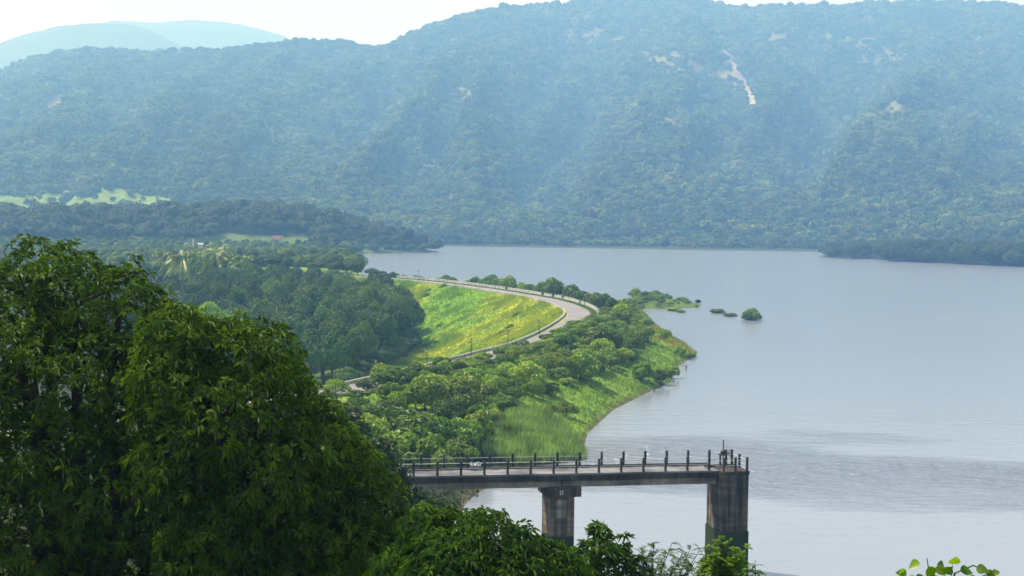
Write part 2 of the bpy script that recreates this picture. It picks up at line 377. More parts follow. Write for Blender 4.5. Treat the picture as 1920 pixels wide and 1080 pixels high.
def unit(v): return v / (np.linalg.norm(v, axis=-1, keepdims=True) + 1e-9)
def rdir(n): return unit(rng.normal(size=(n, 3)))
def leaves(mb, P, D, Nn, L, W, tint, drop=0.25, fold=0.2, mi=0, simple=False):
    """N leaves: base P, direction D, normal Nn; lanceolate (2 quads) or a folded diamond"""
    n = len(P); D = unit(D); S = unit(np.cross(D, Nn)); Nn = unit(np.cross(S, D))
    L = np.broadcast_to(np.asarray(L, float), (n,))[:, None]; W = np.broadcast_to(np.asarray(W, float), (n,))[:, None]
    dn = np.array([0, 0, -1.0])
    if simple:
        V = np.stack([P, P + D * L * 0.45 + S * W * 0.5 + Nn * W * fold, P + D * L + dn * L * drop, P + D * L * 0.45 - S * W * 0.5 + Nn * W * fold], 1)
        base = (np.arange(n) * 4)[:, None]; Fa = base + np.array([[0, 1, 2, 3]]); k = 4
    else:
        a = P + D * L * 0.32; b = P + D * L * 0.72 + dn * L * drop * 0.45
        V = np.stack([P, a + S * W * 0.5 + Nn * W * fold, b + S * W * 0.4 + Nn * W * fold, P + D * L + dn * L * drop, b - S * W * 0.4 + Nn * W * fold, a - S * W * 0.5 + Nn * W * fold], 1)
        base = (np.arange(n) * 6)[:, None]; Fa = np.concatenate([base + np.array([[0, 1, 2, 3]]), base + np.array([[0, 3, 4, 5]])]); k = 6
    mb.add(V.reshape(-1, 3), Fa, np.repeat(np.broadcast_to(tint, (n,)), k), mi)
def lobe_points(lobes, n, shell=0.16, low=-0.6, cut=0.72):
    """points on the outside of a union of ellipsoid lobes (c, r or (rx,ry,rz))"""
    C = np.array([l[0] for l in lobes]); R = np.array([np.broadcast_to(l[1], 3) for l in lobes], float)
    w = (R[:, 0] * R[:, 2]); w = w / w.sum()
    P = []; O = []; tot = 0
    while tot < n:
        k = rng.choice(len(lobes), n, p=w); d = rdir(n); ok = d[:, 2] > low
        f = 1 - np.abs(rng.normal(0, shell, n)) + np.where(rng.uniform(0, 1, n) < 0.18, rng.uniform(0, 0.25, n), 0) * (shell > 0.155); ok &= f > 0.3
        p = C[k] + d * R[k] * f[:, None]
        for j in range(len(lobes)):
            q = np.linalg.norm((p - C[j]) / R[j], axis=1); ok &= ~((q < cut) & (k != j))
        P.append(p[ok]); O.append(unit(d[ok] / R[k][ok] * R[k][ok].mean(1, keepdims=True))); tot += ok.sum()
    return np.concatenate(P)[:n], np.concatenate(O)[:n]

# ------------------------------------------------------------------ GROUND
def ground_col(X, Y, dc, side, ds, ds2):
    n1 = fbm(X * 0.05, Y * 0.05, 4, 11)[..., None]; n2 = fbm(X * 0.3, Y * 0.3, 3, 21)[..., None]
    slope = (np.array([0.15, 0.29, 0.014]) * (1 - sstep(0.3, 0.66, n1)) + np.array([0.31, 0.37, 0.016]) * sstep(0.3, 0.66, n1)) * (0.85 + 0.3 * n2)
    shore = np.array([0.15, 0.26, 0.03]) * (0.6 + 0.8 * n2) * (0.8 + 0.4 * n1)
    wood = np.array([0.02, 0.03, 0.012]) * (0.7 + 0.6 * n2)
    meadow = np.array([0.08, 0.135, 0.03]) * (0.8 + 0.4 * n2)
    c = np.where((side > 0)[..., None], shore, slope)
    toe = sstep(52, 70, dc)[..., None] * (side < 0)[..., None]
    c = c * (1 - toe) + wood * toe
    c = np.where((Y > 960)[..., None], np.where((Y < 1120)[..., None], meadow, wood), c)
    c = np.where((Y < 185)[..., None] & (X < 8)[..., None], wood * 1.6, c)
    dry = (side > 0) & (X > 24) & (Y < 460) & (Y > 330)
    k = (sstep(0.3, 0.5, n1) * 0.8)
    c = np.where(dry[..., None], c * (1 - k) + np.array([0.26, 0.24, 0.03]) * k, c)
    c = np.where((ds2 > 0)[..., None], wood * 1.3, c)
    c = np.where(((X > 22) & (Y > 455) & (Y < 640))[..., None], shore * 0.5, c)
    bank = ((ds < 0.9) & (ds2 < 0))[..., None]
    c = np.where(bank, np.array([0.09, 0.085, 0.045]) * (0.6 + 0.8 * n2), c)
    return c
def build_ground():
    az = np.radians(np.linspace(-50, 50, 430))
    rr = np.concatenate([np.geomspace(3, 225, 130), np.arange(226, 620, 1.7), np.geomspace(622, 1700, 130)])
    A, R = np.meshgrid(az, rr); X = R * np.sin(A); Y = R * np.cos(A) - 40
    Z = ground_z(X, Y); dc, side = crest_info(X, Y); ds, ds2 = shore_info(X, Y)
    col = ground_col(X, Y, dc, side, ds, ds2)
    nr, nc = X.shape; i = np.arange(nr - 1)[:, None] * nc + np.arange(nc - 1)[None]
    Fa = np.stack([i, i + 1, i + nc + 1, i + nc], -1).reshape(-1, 4)[:, ::-1]
    m, nt, b = mat('ground_cover'); L = nt.links
    at = N(nt, 'ShaderNodeAttribute', attribute_name='gcol'); ge = N(nt, 'ShaderNodeNewGeometry')
    no = N(nt, 'ShaderNodeTexNoise'); no.inputs['Scale'].default_value = 0.9; no.inputs['Detail'].default_value = 8; no.inputs['Roughness'].default_value = 0.7
    L.new(ge.outputs['Position'], no.inputs['Vector'])
    hs = N(nt, 'ShaderNodeHueSaturation'); mr = N(nt, 'ShaderNodeMapRange'); mr.inputs['From Min'].default_value = 0.25; mr.inputs['From Max'].default_value = 0.75; mr.inputs['To Min'].default_value = 0.5; mr.inputs['To Max'].default_value = 1.35
    L.new(no.outputs['Fac'], mr.inputs['Value']); L.new(mr.outputs['Result'], hs.inputs['Value']); L.new(at.outputs['Color'], hs.inputs['Color']); L.new(hs.outputs['Color'], b.inputs['Base Color'])
    b.inputs['Roughness'].default_value = 0.9; b.inputs['Specular IOR Level'].default_value = 0.1
    bp = N(nt, 'ShaderNodeBump'); bp.inputs['Distance'].default_value = 0.3; bp.inputs['Strength'].default_value = 0.5; L.new(no.outputs['Fac'], bp.inputs['Height']); L.new(bp.outputs[0], b.inputs['Normal'])
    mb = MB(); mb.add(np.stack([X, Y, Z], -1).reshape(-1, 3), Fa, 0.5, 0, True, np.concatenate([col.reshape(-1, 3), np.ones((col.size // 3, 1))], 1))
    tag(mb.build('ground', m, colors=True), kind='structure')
    # wide base sheet below everything
    mb = MB(); mb.add([[-14000, -400, -14], [14000, -400, -14], [14000, 14000, -14], [-14000, 14000, -14]], np.array([[0, 1, 2, 3]]))
    tag(mb.build('terrain', rough_mat('far_ground', (0.03, 0.05, 0.02), (0.06, 0.08, 0.03), 0.002, 0.9, 0)), kind='structure')
build_ground()

# ------------------------------------------------------------------ WATER
def build_water():
    m, nt, b = mat('lake_water'); L = nt.links
    ge = N(nt, 'ShaderNodeNewGeometry')
    def noise(scale, sx, sy, detail, rough=0.5):
        mp = N(nt, 'ShaderNodeMapping'); mp.inputs['Scale'].default_value = (sx, sy, 1); mp.inputs['Rotation'].default_value = (0, 0, math.radians(8))
        n = N(nt, 'ShaderNodeTexNoise'); n.inputs['Scale'].default_value = scale; n.inputs['Detail'].default_value = detail; n.inputs['Roughness'].default_value = rough
        L.new(ge.outputs['Position'], mp.inputs['Vector']); L.new(mp.outputs['Vector'], n.inputs['Vector']); return n.outputs['Fac']
    def math_(op, a, b_, c=None):
        n = N(nt, 'ShaderNodeMath', operation=op)
        for i, v in enumerate((a, b_, c)):
            if v is None: continue
            if isinstance(v, (int, float)): n.inputs[i].default_value = v
            else: L.new(v, n.inputs[i])
        return n.outputs[0]
    sx = N(nt, 'ShaderNodeSeparateXYZ'); L.new(ge.outputs['Position'], sx.inputs[0])
    # gust patch: a belt of stronger ripples lying across the lake beyond the pier
    wob = noise(0.02, 1, 2, 4)
    yy = math_('ADD', sx.outputs['Y'], math_('MULTIPLY', math_('SUBTRACT', wob, 0.5), 70.0))
    yy = math_('ADD', yy, math_('MULTIPLY', sx.outputs['X'], 0.12))
    def band(lo0, lo1, hi0, hi1):
        a = N(nt, 'ShaderNodeMapRange', interpolation_type='SMOOTHSTEP'); a.inputs['From Min'].default_value = lo0; a.inputs['From Max'].default_value = lo1; L.new(yy, a.inputs['Value'])
        c = N(nt, 'ShaderNodeMapRange', interpolation_type='SMOOTHSTEP'); c.inputs['From Min'].default_value = hi0; c.inputs['From Max'].default_value = hi1; c.inputs['To Min'].default_value = 1; c.inputs['To Max'].default_value = 0; L.new(yy, c.inputs['Value'])
        return math_('MULTIPLY', a.outputs['Result'], c.outputs['Result'])
    gust = band(160, 186, 190, 206)
    streak = noise(0.01, 0.5, 3.0, 5, 0.6)
    st = N(nt, 'ShaderNodeMapRange'); st.inputs['From Min'].default_value = 0.5; st.inputs['From Max'].default_value = 0.72; L.new(streak, st.inputs['Value'])
    amp = math_('ADD', math_('ADD', 0.16, math_('MULTIPLY', gust, 4.5)), math_('MULTIPLY', st.outputs['Result'], 0.25))
    h = math_('ADD', noise(0.55, 0.35, 1.0, 4, 0.55), math_('MULTIPLY', noise(2.3, 0.5, 1.0, 3), 0.25))
    bp = N(nt, 'ShaderNodeBump'); bp.inputs['Distance'].default_value = 0.35; L.new(h, bp.inputs['Height']); L.new(amp, bp.inputs['Strength']); L.new(bp.outputs[0], b.inputs['Normal'])
    b.inputs['Base Color'].default_value = (0.185, 0.215, 0.27, 1)
    b.inputs['Roughness'].default_value = 0.17; b.inputs['IOR'].default_value = 1.85
    from mathutils.geometry import tessellate_polygon
    S = [p for p in SHORE[:-3]]; ch = []
    for i, p in enumerate(S):           # the sheet runs a few metres in under the rising bank
        a = S[max(i - 1, 0)]; c = S[min(i + 1, len(S) - 1)]; t = np.array(c) - np.array(a); t = t / np.linalg.norm(t); ch.append(np.array(p) + 2.5 * np.array([-t[1], t[0]]))
    poly = ch + [np.array(q) for q in [(-400, 1560), (-5000, 1560), (-5000, 3400), (5000, 3400), (5000, -200), (900, -200)]]
    tri = tessellate_polygon([[Vector((p[0], p[1], 0)) for p in poly]])
    V = np.array([[p[0], p[1], 0.0] for p in poly]); T = np.array([t if np.cross(V[t[1]] - V[t[0]], V[t[2]] - V[t[0]])[2] > 0 else t[::-1] for t in tri])
    mb = MB(); mb.add(V, T)
    tag(mb.build('lake_water', m), kind='structure')
build_water()

# ------------------------------------------------------------------ MOUNTAINS
RIDGE = [(-500, 190), (-250, 160), (0, 133), (90, 103), (180, 93), (260, 98), (340, 96), (420, 94), (480, 88), (560, 78), (650, 81), (690, 91), (722, 88), (770, 64), (830, 42), (900, 24), (950, 18), (1060, 9), (1110, -6), (1200, -22),
         (1290, -3), (1340, 12), (1390, 20), (1460, 14), (1560, 17), (1620, 8), (1780, 6), (1880, 13), (1940, 24), (2200, 40), (2500, 90)]
def ridge_d(px): return 3500 + 600 * sstep(600, 1150, px) + 60 * np.sin(px * 0.011)
def foot_d(px): return np.interp(px, [-500, 0, 400, 830, 1200, 1540, 2500], [1500, 1500, 1480, 1416, 1392, 1358, 1330])
def mountain_z(px, d):
    """px: photograph column of the bearing, d: distance along y"""
    pr = np.interp(px, [p[0] for p in RIDGE], [p[1] for p in RIDGE])
    dr = ridge_d(px); df = foot_d(px)
    hz = 400 + (px - 960) * 0.01047
    zr = EYE + (hz - pr) / F * dr * 1.0 - 12.0
    t = (d - df) / (dr - df)
    tt = np.clip(t, 0, 1)
    prof = 0.25 * tt + 0.75 * tt ** 1.5
    z = 2 + (zr - 2) * prof
    # spurs and gullies, leaning to the right as they climb
    u = px * 0.0042 - tt * 1.1
    g = 1 - np.abs(2 * fbm(u, tt * 0.9 + 3, 4, 31) - 1) * 2.2
    z = z + 85 * (g - 0.45) * (4 * tt * (1 - tt)) ** 1.2 * sstep(0.03, 0.25, tt)
    g2 = fbm(px * 0.016 - tt * 3.0, tt * 6, 3, 77) - 0.5
    z = z + 55 * g2 * (4 * tt * (1 - tt)) * sstep(0.02, 0.2, tt)
    back = np.maximum(t - 1, 0)
    z = np.where(t > 1, zr - back * 760 + 60 * (fbm(px * 0.006, t * 3, 3, 9) - 0.5) * np.minimum(back * 4, 1), z)
    z = np.where(t < 0, 1.5 + t * 60, z)
    return z
def blob(px, py, cx, cy, rx_, ry_, ang=0.0, soft=0.35, rag=1.1):
    a = math.radians(ang); dx, dy = px - cx, py - cy
    u = (dx * math.cos(a) + dy * math.sin(a)) / rx_; v = (-dx * math.sin(a) + dy * math.cos(a)) / ry_
    r = np.sqrt(u * u + v * v) + (fbm(px * 0.03, py * 0.05, 3, 3) - 0.5) * rag
    return 1 - sstep(1 - soft, 1 + soft, r)
GRASSY = [(30, 384, 110, 24, 0, 0.3, 0.25), (110, 378, 75, 24, 0, 0.3, 0.25), (215, 372, 55, 24, -4, 0.3, 0.25), (285, 384, 60, 20, 0, 0.3, 0.25), (1105, 64, 95, 19, 5), (1250, 118, 85, 22, 8), (1335, 134, 60, 18, 25), (1540, 76, 75, 22), (1640, 100, 60, 26, 12), (855, 172, 50, 18), (1670, 202, 34, 18), (1270, 212, 30, 22), (1450, 70, 50, 14)]
ROCKY = [(108, 187, 26, 13, -30), (1372, 118, 46, 9, 58, 0.3, 0.4), (1404, 172, 38, 9, 72, 0.3, 0.6)]
def build_mountain():
    pxs = np.linspace(-420, 2340, 640); n1 = 210
    t = np.concatenate([np.linspace(-0.05, 1.06, n1), np.linspace(1.09, 2.0, 14)])
    PX, T = np.meshgrid(pxs, t); D = foot_d(PX) + T * (ridge_d(PX) - foot_d(PX))
    Z = mountain_z(PX, D); X = (PX - 960) / F * D
    nr, nc = X.shape; i = np.arange(nr - 1)[:, None] * nc + np.arange(nc - 1)[None]
    Fa = np.stack([i, i + 1, i + nc + 1, i + nc], -1).reshape(-1, 4)
    ppx, ppy = project(np.stack([X, D, Z], -1).reshape(-1, 3)); ppx = ppx.reshape(X.shape); ppy = ppy.reshape(X.shape)
    gr = np.zeros_like(X); ro = np.zeros_like(X)
    for bl in GRASSY: gr = np.maximum(gr, blob(ppx, ppy, *bl))
    for bl in ROCKY: ro = np.maximum(ro, blob(ppx, ppy, *bl))
    n = fbm(X * 0.02, D * 0.02, 4, 14)[..., None]; n2 = fbm(X * 0.1, D * 0.1, 2, 15)[..., None]
    c = np.array([0.035, 0.055, 0.02]) * (0.6 + 0.8 * n)
    c = c * (1 - gr[..., None]) + gr[..., None] * np.where((ppy > 330)[..., None], np.array([0.13, 0.205, 0.035]), np.array([0.125, 0.135, 0.045])) * (0.6 + 0.8 * n2)
    wh = ((ppy > 145) & (ppx > 1200))[..., None]
    c = c * (1 - ro[..., None]) + ro[..., None] * np.where(wh, np.array([0.25, 0.24, 0.215]), np.array([0.2, 0.175, 0.115])) * (0.55 + 0.9 * n2)
    m, nt, b = mat('mountain_soil'); at = N(nt, 'ShaderNodeAttribute', attribute_name='gcol'); nt.links.new(at.outputs['Color'], b.inputs['Base Color']); b.inputs['Roughness'].default_value = 0.95; b.inputs['Specular IOR Level'].default_value = 0.05
    mb = MB(); mb.add(np.stack([X, D, Z], -1).reshape(-1, 3), Fa, 0.5, 0, True, np.concatenate([c.reshape(-1, 3), np.ones((c.size // 3, 1))], 1))
    tag(mb.build('mountain', m, colors=True), kind='structure')
build_mountain()
def build_far_range(name, prof, dist, depth, seed):
    pxs = np.linspace(-500, 1500, 260); v = np.linspace(0, 1, 40)
    PX, Vv = np.meshgrid(pxs, v); D = dist - depth + Vv * depth * 1.6
    pr = np.interp(PX, [p[0] for p in prof], [p[1] for p in prof]) + (fbm(PX * 0.05, PX * 0 + 0.5, 3, seed) - 0.5) * 5
    hz = 400 + (PX - 960) * 0.01047; zr = EYE + (hz - pr) / F * dist
    tt = Vv * 1.6
    z = np.where(tt < 1, zr * tt ** 1.2, zr * (1 - (tt - 1) * 0.9)) + 160 * (fbm(PX * 0.012, tt * 4, 4, seed) - 0.5) * np.clip(tt * (1 - tt) * 4, 0, 1)
    X = (PX - 960) / F * D
    nr, nc = X.shape; i = np.arange(nr - 1)[:, None] * nc + np.arange(nc - 1)[None]
    Fa = np.stack([i, i + 1, i + nc + 1, i + nc], -1).reshape(-1, 4)
    mb = MB(); mb.add(np.stack([X, D, z], -1).reshape(-1, 3), Fa, 0.5, 0, True)
    tag(mb.build(name, rough_mat(name + '_forest', (0.03, 0.055, 0.02), (0.07, 0.1, 0.035), 0.02, 0.95, 0)), kind='structure')
build_far_range('far_mountain', [(-500, 260), (-200, 170), (0, 78), (60, 60), (120, 46), (180, 40), (230, 42), (280, 54), (330, 78), (380, 105), (450, 150), (700, 260), (1500, 380)], 6300, 1500, 41)
build_far_range('hazy_mountain', [(-500, 200), (0, 110), (150, 60), (210, 36), (300, 40), (360, 34), (420, 40), (480, 50), (530, 64), (560, 80), (640, 120), (900, 240), (1500, 360)], 8000, 1300, 57)

# ------------------------------------------------------------------ plant meshes
def make_crown(name, m, R=5.0, H=4.2, nl=12, n=2000, size=0.6, shape='round', lift=0.0, low=-0.45, aspect=0.6, simple=True, core=True):
    lobes = []
    for k in range(nl):
        d = rdir(1)[0]; d[2] = abs(d[2]) * 0.9 - 0.25
        if shape == 'flat': d[2] *= 0.4
        f = random.uniform(0.45, 0.72); r = random.uniform(0.3, 0.46)
        lobes.append((np.array([d[0] * R * f, d[1] * R * f, lift + d[2] * H * f]), np.array([r * R, r * R, r * H * (0.85 if shape != 'flat' else 0.6)])))
    if core: lobes.append((np.array([0, 0, lift]), np.array([0.5 * R, 0.5 * R, 0.5 * H])))
    P, O = lobe_points(lobes, n, 0.14, low)
    nn = unit(O + rng.normal(0, 0.27, (n, 3)) + np.array([0, 0, 0.2])); D = unit(np.cross(nn, rdir(n)))
    L = size * rng.uniform(0.6, 1.35, n)
    zrel = (P[:, 2] - P[:, 2].min()) / np.ptp(P[:, 2])
    tint = np.clip(rng.beta(2, 2.5, n), 0, 1)
    mb = MB(); leaves(mb, P - D * L[:, None] * 0.5, D, nn, L, L * aspect, tint, 0.2, 0.15, 0, simple)
    return mb.mesh(name, m)
def make_trunk(name, h, r, lean=0.0, limbs=5, top=None, spread=0.5):
    mb = MB(); a = random.uniform(0, 6)
    pts = [np.array([math.cos(a) * lean * h * t * t, math.sin(a) * lean * h * t * t, h * t - 0.5 * (t == 0)]) for t in (0, 0.3, 0.6, 1.0)]
    mb.tube(pts, [r * 1.35, r, r * 0.8, r * 0.45], 7)
    for k in range(limbs):
        th = 2 * PI * k / limbs + random.uniform(-0.4, 0.4); b = pts[2] * 0.6 + pts[1] * 0.4 + (pts[3] - pts[2]) * random.uniform(0, 0.6)
        e = b + np.array([math.cos(th) * spread * h, math.sin(th) * spread * h, h * random.uniform(0.25, 0.55)])
        mb.tube([b, b * 0.5 + e * 0.5 + [0, 0, -0.04 * h], e], [r * 0.5, r * 0.32, r * 0.12], 5)
    return mb.mesh(name, M_BARK)
WOOD_KINDS = []
for k in range(8):
    fl = 'flat' if k in (3, 6) else 'round'
    WOOD_KINDS.append((make_crown('wood_crown', M_WOOD, random.uniform(4.8, 6.2), random.uniform(5.0, 6.2), 16, 2800, 0.62, fl, low=-0.85), make_trunk('wood_trunk', 8.0, 0.3, 0.05)))
M_LIME = leaf_mat('lime_leaf', (0.035, 0.1, 0.006), (0.14, 0.24, 0.014), trans=0.2)
BRIGHT_WOOD = (make_crown('lime_crown', M_LIME, 5.4, 5.6, 14, 2600, 0.6, low=-0.85), WOOD_KINDS[0][1])
BRIGHT_KIND = (make_crown('bright_crown', M_BRIGHT, 4.2, 4.2, 12, 2200, 0.5), WOOD_KINDS[0][1])
SHRUB_KINDS = []
for k in range(10):
    fl = 'flat' if k in (5,) else 'round'
    R_ = random.uniform(2.0, 2.7)
    SHRUB_KINDS.append((make_crown('shrub_foliage', M_SHRUB, R_, random.uniform(1.8, 2.5), 10, 950, 0.42 if k % 3 else 0.55, fl, low=-0.7, aspect=0.5), make_trunk('shrub_stem', 1.9, 0.09, 0.12, 4, spread=0.45)))
YEL_SHRUB = [(make_crown('yellow_foliage', M_BRIGHT, 2.2, 1.9, 10, 900, 0.35, 'round'), SHRUB_KINDS[0][1])]

def plant(name, kind, loc, h, label, cat, group, rz=None, wide=1.0, crown_name='crown', trunk_name='trunk', base_h=6.8, unit_h=12.3):
    """kind (crown mesh, trunk mesh) standing at loc, overall height h"""
    s = h / unit_h
    e = empty(name, loc, random.uniform(0, 6.28) if rz is None else rz, (s * wide, s * wide, s))
    tag(e, label, cat, group)
    t = link(trunk_name, kind[1], e)
    c = link(crown_name, kind[0], e); c.location = (0, 0, base_h)
    return e
def scatter(n_try, xr, yr, test, spacing, rnd):
    """dart throwing in world coordinates; spacing may be a function of y"""
    X = rnd.uniform(*xr, n_try); Y = rnd.uniform(*yr, n_try); ok = test(X, Y); X, Y = X[ok], Y[ok]
    out = []; cell = {}; c = spacing
    for x, y in zip(X, Y):
        i, j = int(x // c), int(y // c); hit = False
        for a in (-1, 0, 1):
            for b in (-1, 0, 1):
                for q in cell.get((i + a, j + b), ()):
                    if (q[0] - x) ** 2 + (q[1] - y) ** 2 < c * c: hit = True; break
                if hit: break
            if hit: break
        if not hit: cell.setdefault((i, j), []).append((x, y)); out.append((x, y))
    return np.array(out)

def instancer(name, protos, mat_, P, scl, rot, pv):
    """one 'stuff' object: its own mesh carries the prototype plants and the planting points, geometry nodes set a plant at each point"""
    me = bpy.data.meshes.new(name); Vs = []; Fs = []; Ts = []; vid = []; n = 0; loops = []; cnt = []
    for k, pm in enumerate(protos):
        nv = len(pm.vertices); v = np.empty(nv * 3, np.float32); pm.vertices.foreach_get('co', v); Vs.append(v.reshape(-1, 3))
        nl = len(pm.loops); li = np.empty(nl, np.int32); pm.loops.foreach_get('vertex_index', li); loops.append(li + n)
        c = np.empty(len(pm.polygons), np.int32); pm.polygons.foreach_get('loop_total', c); cnt.append(c)
        t = np.empty(nv, np.float32); pm.attributes['tint'].data.foreach_get('value', t); Ts.append(t); vid.append(np.full(nv, k)); n += nv
    NP = len(P); Vs.append(np.asarray(P, np.float32)); Ts.append(np.zeros(NP, np.float32)); vid.append(np.full(NP, -1))
    V = np.concatenate(Vs); loops = np.concatenate(loops); cnt = np.concatenate(cnt)
    me.vertices.add(len(V)); me.vertices.foreach_set('co', V.ravel()); me.loops.add(len(loops)); me.loops.foreach_set('vertex_index', loops)
    me.polygons.add(len(cnt)); me.polygons.foreach_set('loop_start', np.concatenate([[0], np.cumsum(cnt)[:-1]]).astype(np.int32)); me.polygons.foreach_set('loop_total', cnt)
    me.materials.append(mat_)
    def attr(nm, ty, arr, full=True):
        a = me.attributes.new(nm, ty, 'POINT'); a.data.foreach_set('value', arr)
    attr('tint', 'FLOAT', np.concatenate(Ts)); attr('vid', 'INT', np.concatenate(vid).astype(np.int32))
    z = np.zeros(n); attr('scl', 'FLOAT', np.concatenate([z, scl]).astype(np.float32)); attr('rot', 'FLOAT', np.concatenate([z, rot]).astype(np.float32)); attr('pv', 'INT', np.concatenate([z, pv]).astype(np.int32))
    me.update()
    o = link(name, me)
    ng = bpy.data.node_groups.new(name + '_planting', 'GeometryNodeTree')
    ng.interface.new_socket('Geometry', in_out='INPUT', socket_type='NodeSocketGeometry'); ng.interface.new_socket('Geometry', in_out='OUTPUT', socket_type='NodeSocketGeometry')
    gi = ng.nodes.new('NodeGroupInput'); go = ng.nodes.new('NodeGroupOutput'); L = ng.links
    def named(nm, ty):
        a = ng.nodes.new('GeometryNodeInputNamedAttribute'); a.data_type = ty; a.inputs['Name'].default_value = nm; return a.outputs['Attribute']
    def eq(sock, k):
        c = ng.nodes.new('FunctionNodeCompare'); c.data_type = 'INT'; c.operation = 'EQUAL'; L.new(sock, c.inputs[2]); c.inputs[3].default_value = k; return c.outputs[0]
    def sep(k):
        s = ng.nodes.new('GeometryNodeSeparateGeometry'); s.domain = 'POINT'; L.new(gi.outputs[0], s.inputs[0]); L.new(eq(named('vid', 'INT'), k), s.inputs[1]); return s.outputs[0]
    pts = sep(-1); join = ng.nodes.new('GeometryNodeJoinGeometry')
    cx = ng.nodes.new('ShaderNodeCombineXYZ'); L.new(named('rot', 'FLOAT'), cx.inputs['Z'])
    cs = ng.nodes.new('ShaderNodeCombineXYZ'); sc = named('scl', 'FLOAT')
    for i in range(3): L.new(sc, cs.inputs[i])
    for k in range(len(protos)):
        ip = ng.nodes.new('GeometryNodeInstanceOnPoints'); L.new(pts, ip.inputs['Points']); L.new(eq(named('pv', 'INT'), k), ip.inputs['Selection']); L.new(sep(k), ip.inputs['Instance'])
        L.new(cx.outputs[0], ip.inputs['Rotation']); L.new(cs.outputs[0], ip.inputs['Scale']); L.new(ip.outputs[0], join.inputs[0])
    L.new(join.outputs[0], go.inputs[0])
    md = o.modifiers.new('planting', 'NODES'); md.node_group = ng
    tag(o, kind='stuff'); return o

# ------------------------------------------------------------------ mountain forest
FAR_PROTO = [make_crown('far_crown', M_FAR, random.uniform(4.6, 5.6), random.uniform(4.2, 5.8), 8, 240, 1.7, low=-0.5, aspect=0.75) for _ in range(6)]
def build_forest():
    r = np.random.default_rng(3); NP = 50000
    pv0 = r.uniform(-80, 2000, NP * 2); t = r.uniform(-0.01, 1.0, NP * 2) 
    df, dr = foot_d(pv0), ridge_d(pv0); d = df + t * (dr - df) 
    keep = r.uniform(0, 1, NP * 2) < np.clip(0.35 + d / 5000.0, 0, 1); pv0, d, t = pv0[keep], d[keep], t[keep]
    extra = 2200; ep = r.uniform(-80, 2000, extra); ed = ridge_d(ep) + r.uniform(-12, 8, extra)
    pv0 = np.concatenate([pv0, ep]); d = np.concatenate([d, ed])
    z = mountain_z(pv0, d); x = (pv0 - 960) / F * d
    ppx, ppy = project(np.stack([x, d, z + 4], -1))
    bare = np.zeros_like(x)
    for bl in GRASSY: bare = np.maximum(bare, blob(ppx, ppy, *bl) * np.where(ppy > 330, 0.965, 0.88))
    for bl in ROCKY: bare = np.maximum(bare, blob(ppx, ppy, *bl))
    ok = r.uniform(0, 1, len(x)) > bare
    ok &= (z > 0.6)
    x, d, z = x[ok], d[ok], z[ok]; n = len(x)
    s = np.clip(r.lognormal(0.08, 0.38, n), 0.45, 2.2) * np.where(r.uniform(0, 1, n) < 0.06, 1.3, 1.0) * np.where(z < 12, 0.7, 1.0) * (0.42 + 0.58 * d / 1950.0)
    instancer('mountain_forest', FAR_PROTO, M_FAR, np.stack([x, d, z + 2.6 * s], -1), s, r.uniform(0, 6.28, n), r.integers(0, 6, n))
build_forest()

# ------------------------------------------------------------------ headland, peninsula
M_DARKW = leaf_mat('dark_wood_leaf', (0.007, 0.026, 0.005), (0.036, 0.08, 0.012), third=(0.05, 0.09, 0.012), trans=0.1, rough=0.6, vr=(0.65, 1.3))
DARK_KINDS = [(make_crown('dark_crown', M_DARKW, random.uniform(4.8, 6.0), random.uniform(5.0, 6.0), 14, 1600, 0.8, low=-0.85), WOOD_KINDS[0][1]) for _ in range(5)]
def build_headland():
    r = np.random.default_rng(5)
    def ok(X, Y):
        ds, _ = shore_info(X, Y); px, py = project(np.stack([X, Y, X * 0 + 5], -1)); return (ds > 3) & (px > -60) & ((Y > 1100 + np.where((px > 400) & (px < 640), 28, 0)) | (ds < 45) & (X > -150))
    P = scatter(9000, (-520, -50), (1040, 1330), ok, 8.0, r)
    z = ground_z(P[:, 0], P[:, 1]); n = len(P); s = np.clip(r.lognormal(0.32, 0.25, n), 0.8, 2.2) * np.where(P[:, 0] > -140, 0.75, 1.0)
    instancer('headland_wood', [w[0] for w in DARK_KINDS], M_DARKW, np.column_stack([P, z + 4.0 * s]), s * 0.95, r.uniform(0, 6.28, n), r.integers(0, 5, n))
    def ok2(X, Y):
        _, d2 = shore_info(X, Y); px, py = project(np.stack([X, Y, X * 0], -1)); return (d2 > 0.8) & (px < 2000) & (d2 < 80)
    P = scatter(4000, (230, 480), (880, 1260), ok2, 9.0, r)
    P = P[np.argsort(P[:, 1] + 0.9 * P[:, 0])]
    z = ground_z(P[:, 0], P[:, 1])
    for i in range(min(len(P), 70)):
        h = random.uniform(15, 20.5)
        w = random.choice(DARK_KINDS)
        px = project([P[i, 0], P[i, 1], 0])[0][0]
        if px < 1655: h *= 0.68
        lab = 'dark rounded tree crowded on the low wooded point across the lake' if px > 1655 else 'dark tree on the smaller wooded tip beside the bare far shore'
        e = plant('lakeside_tree', w, (P[i, 0], P[i, 1], z[i] - 3.4 * h / 12), h * 1.12, lab, 'tree', 'trees on the wooded point across the lake' if px > 1655 else 'trees on the small wooded tip')
    P2 = P[70:]; n = len(P2); s = r.uniform(1.1, 1.6, n)
    if n: instancer('point_wood', [w[0] for w in DARK_KINDS], M_DARKW, np.column_stack([P2, z[70:] + 3.4 * s]), s, r.uniform(0, 6.28, n), r.integers(0, 5, n))
build_headland()

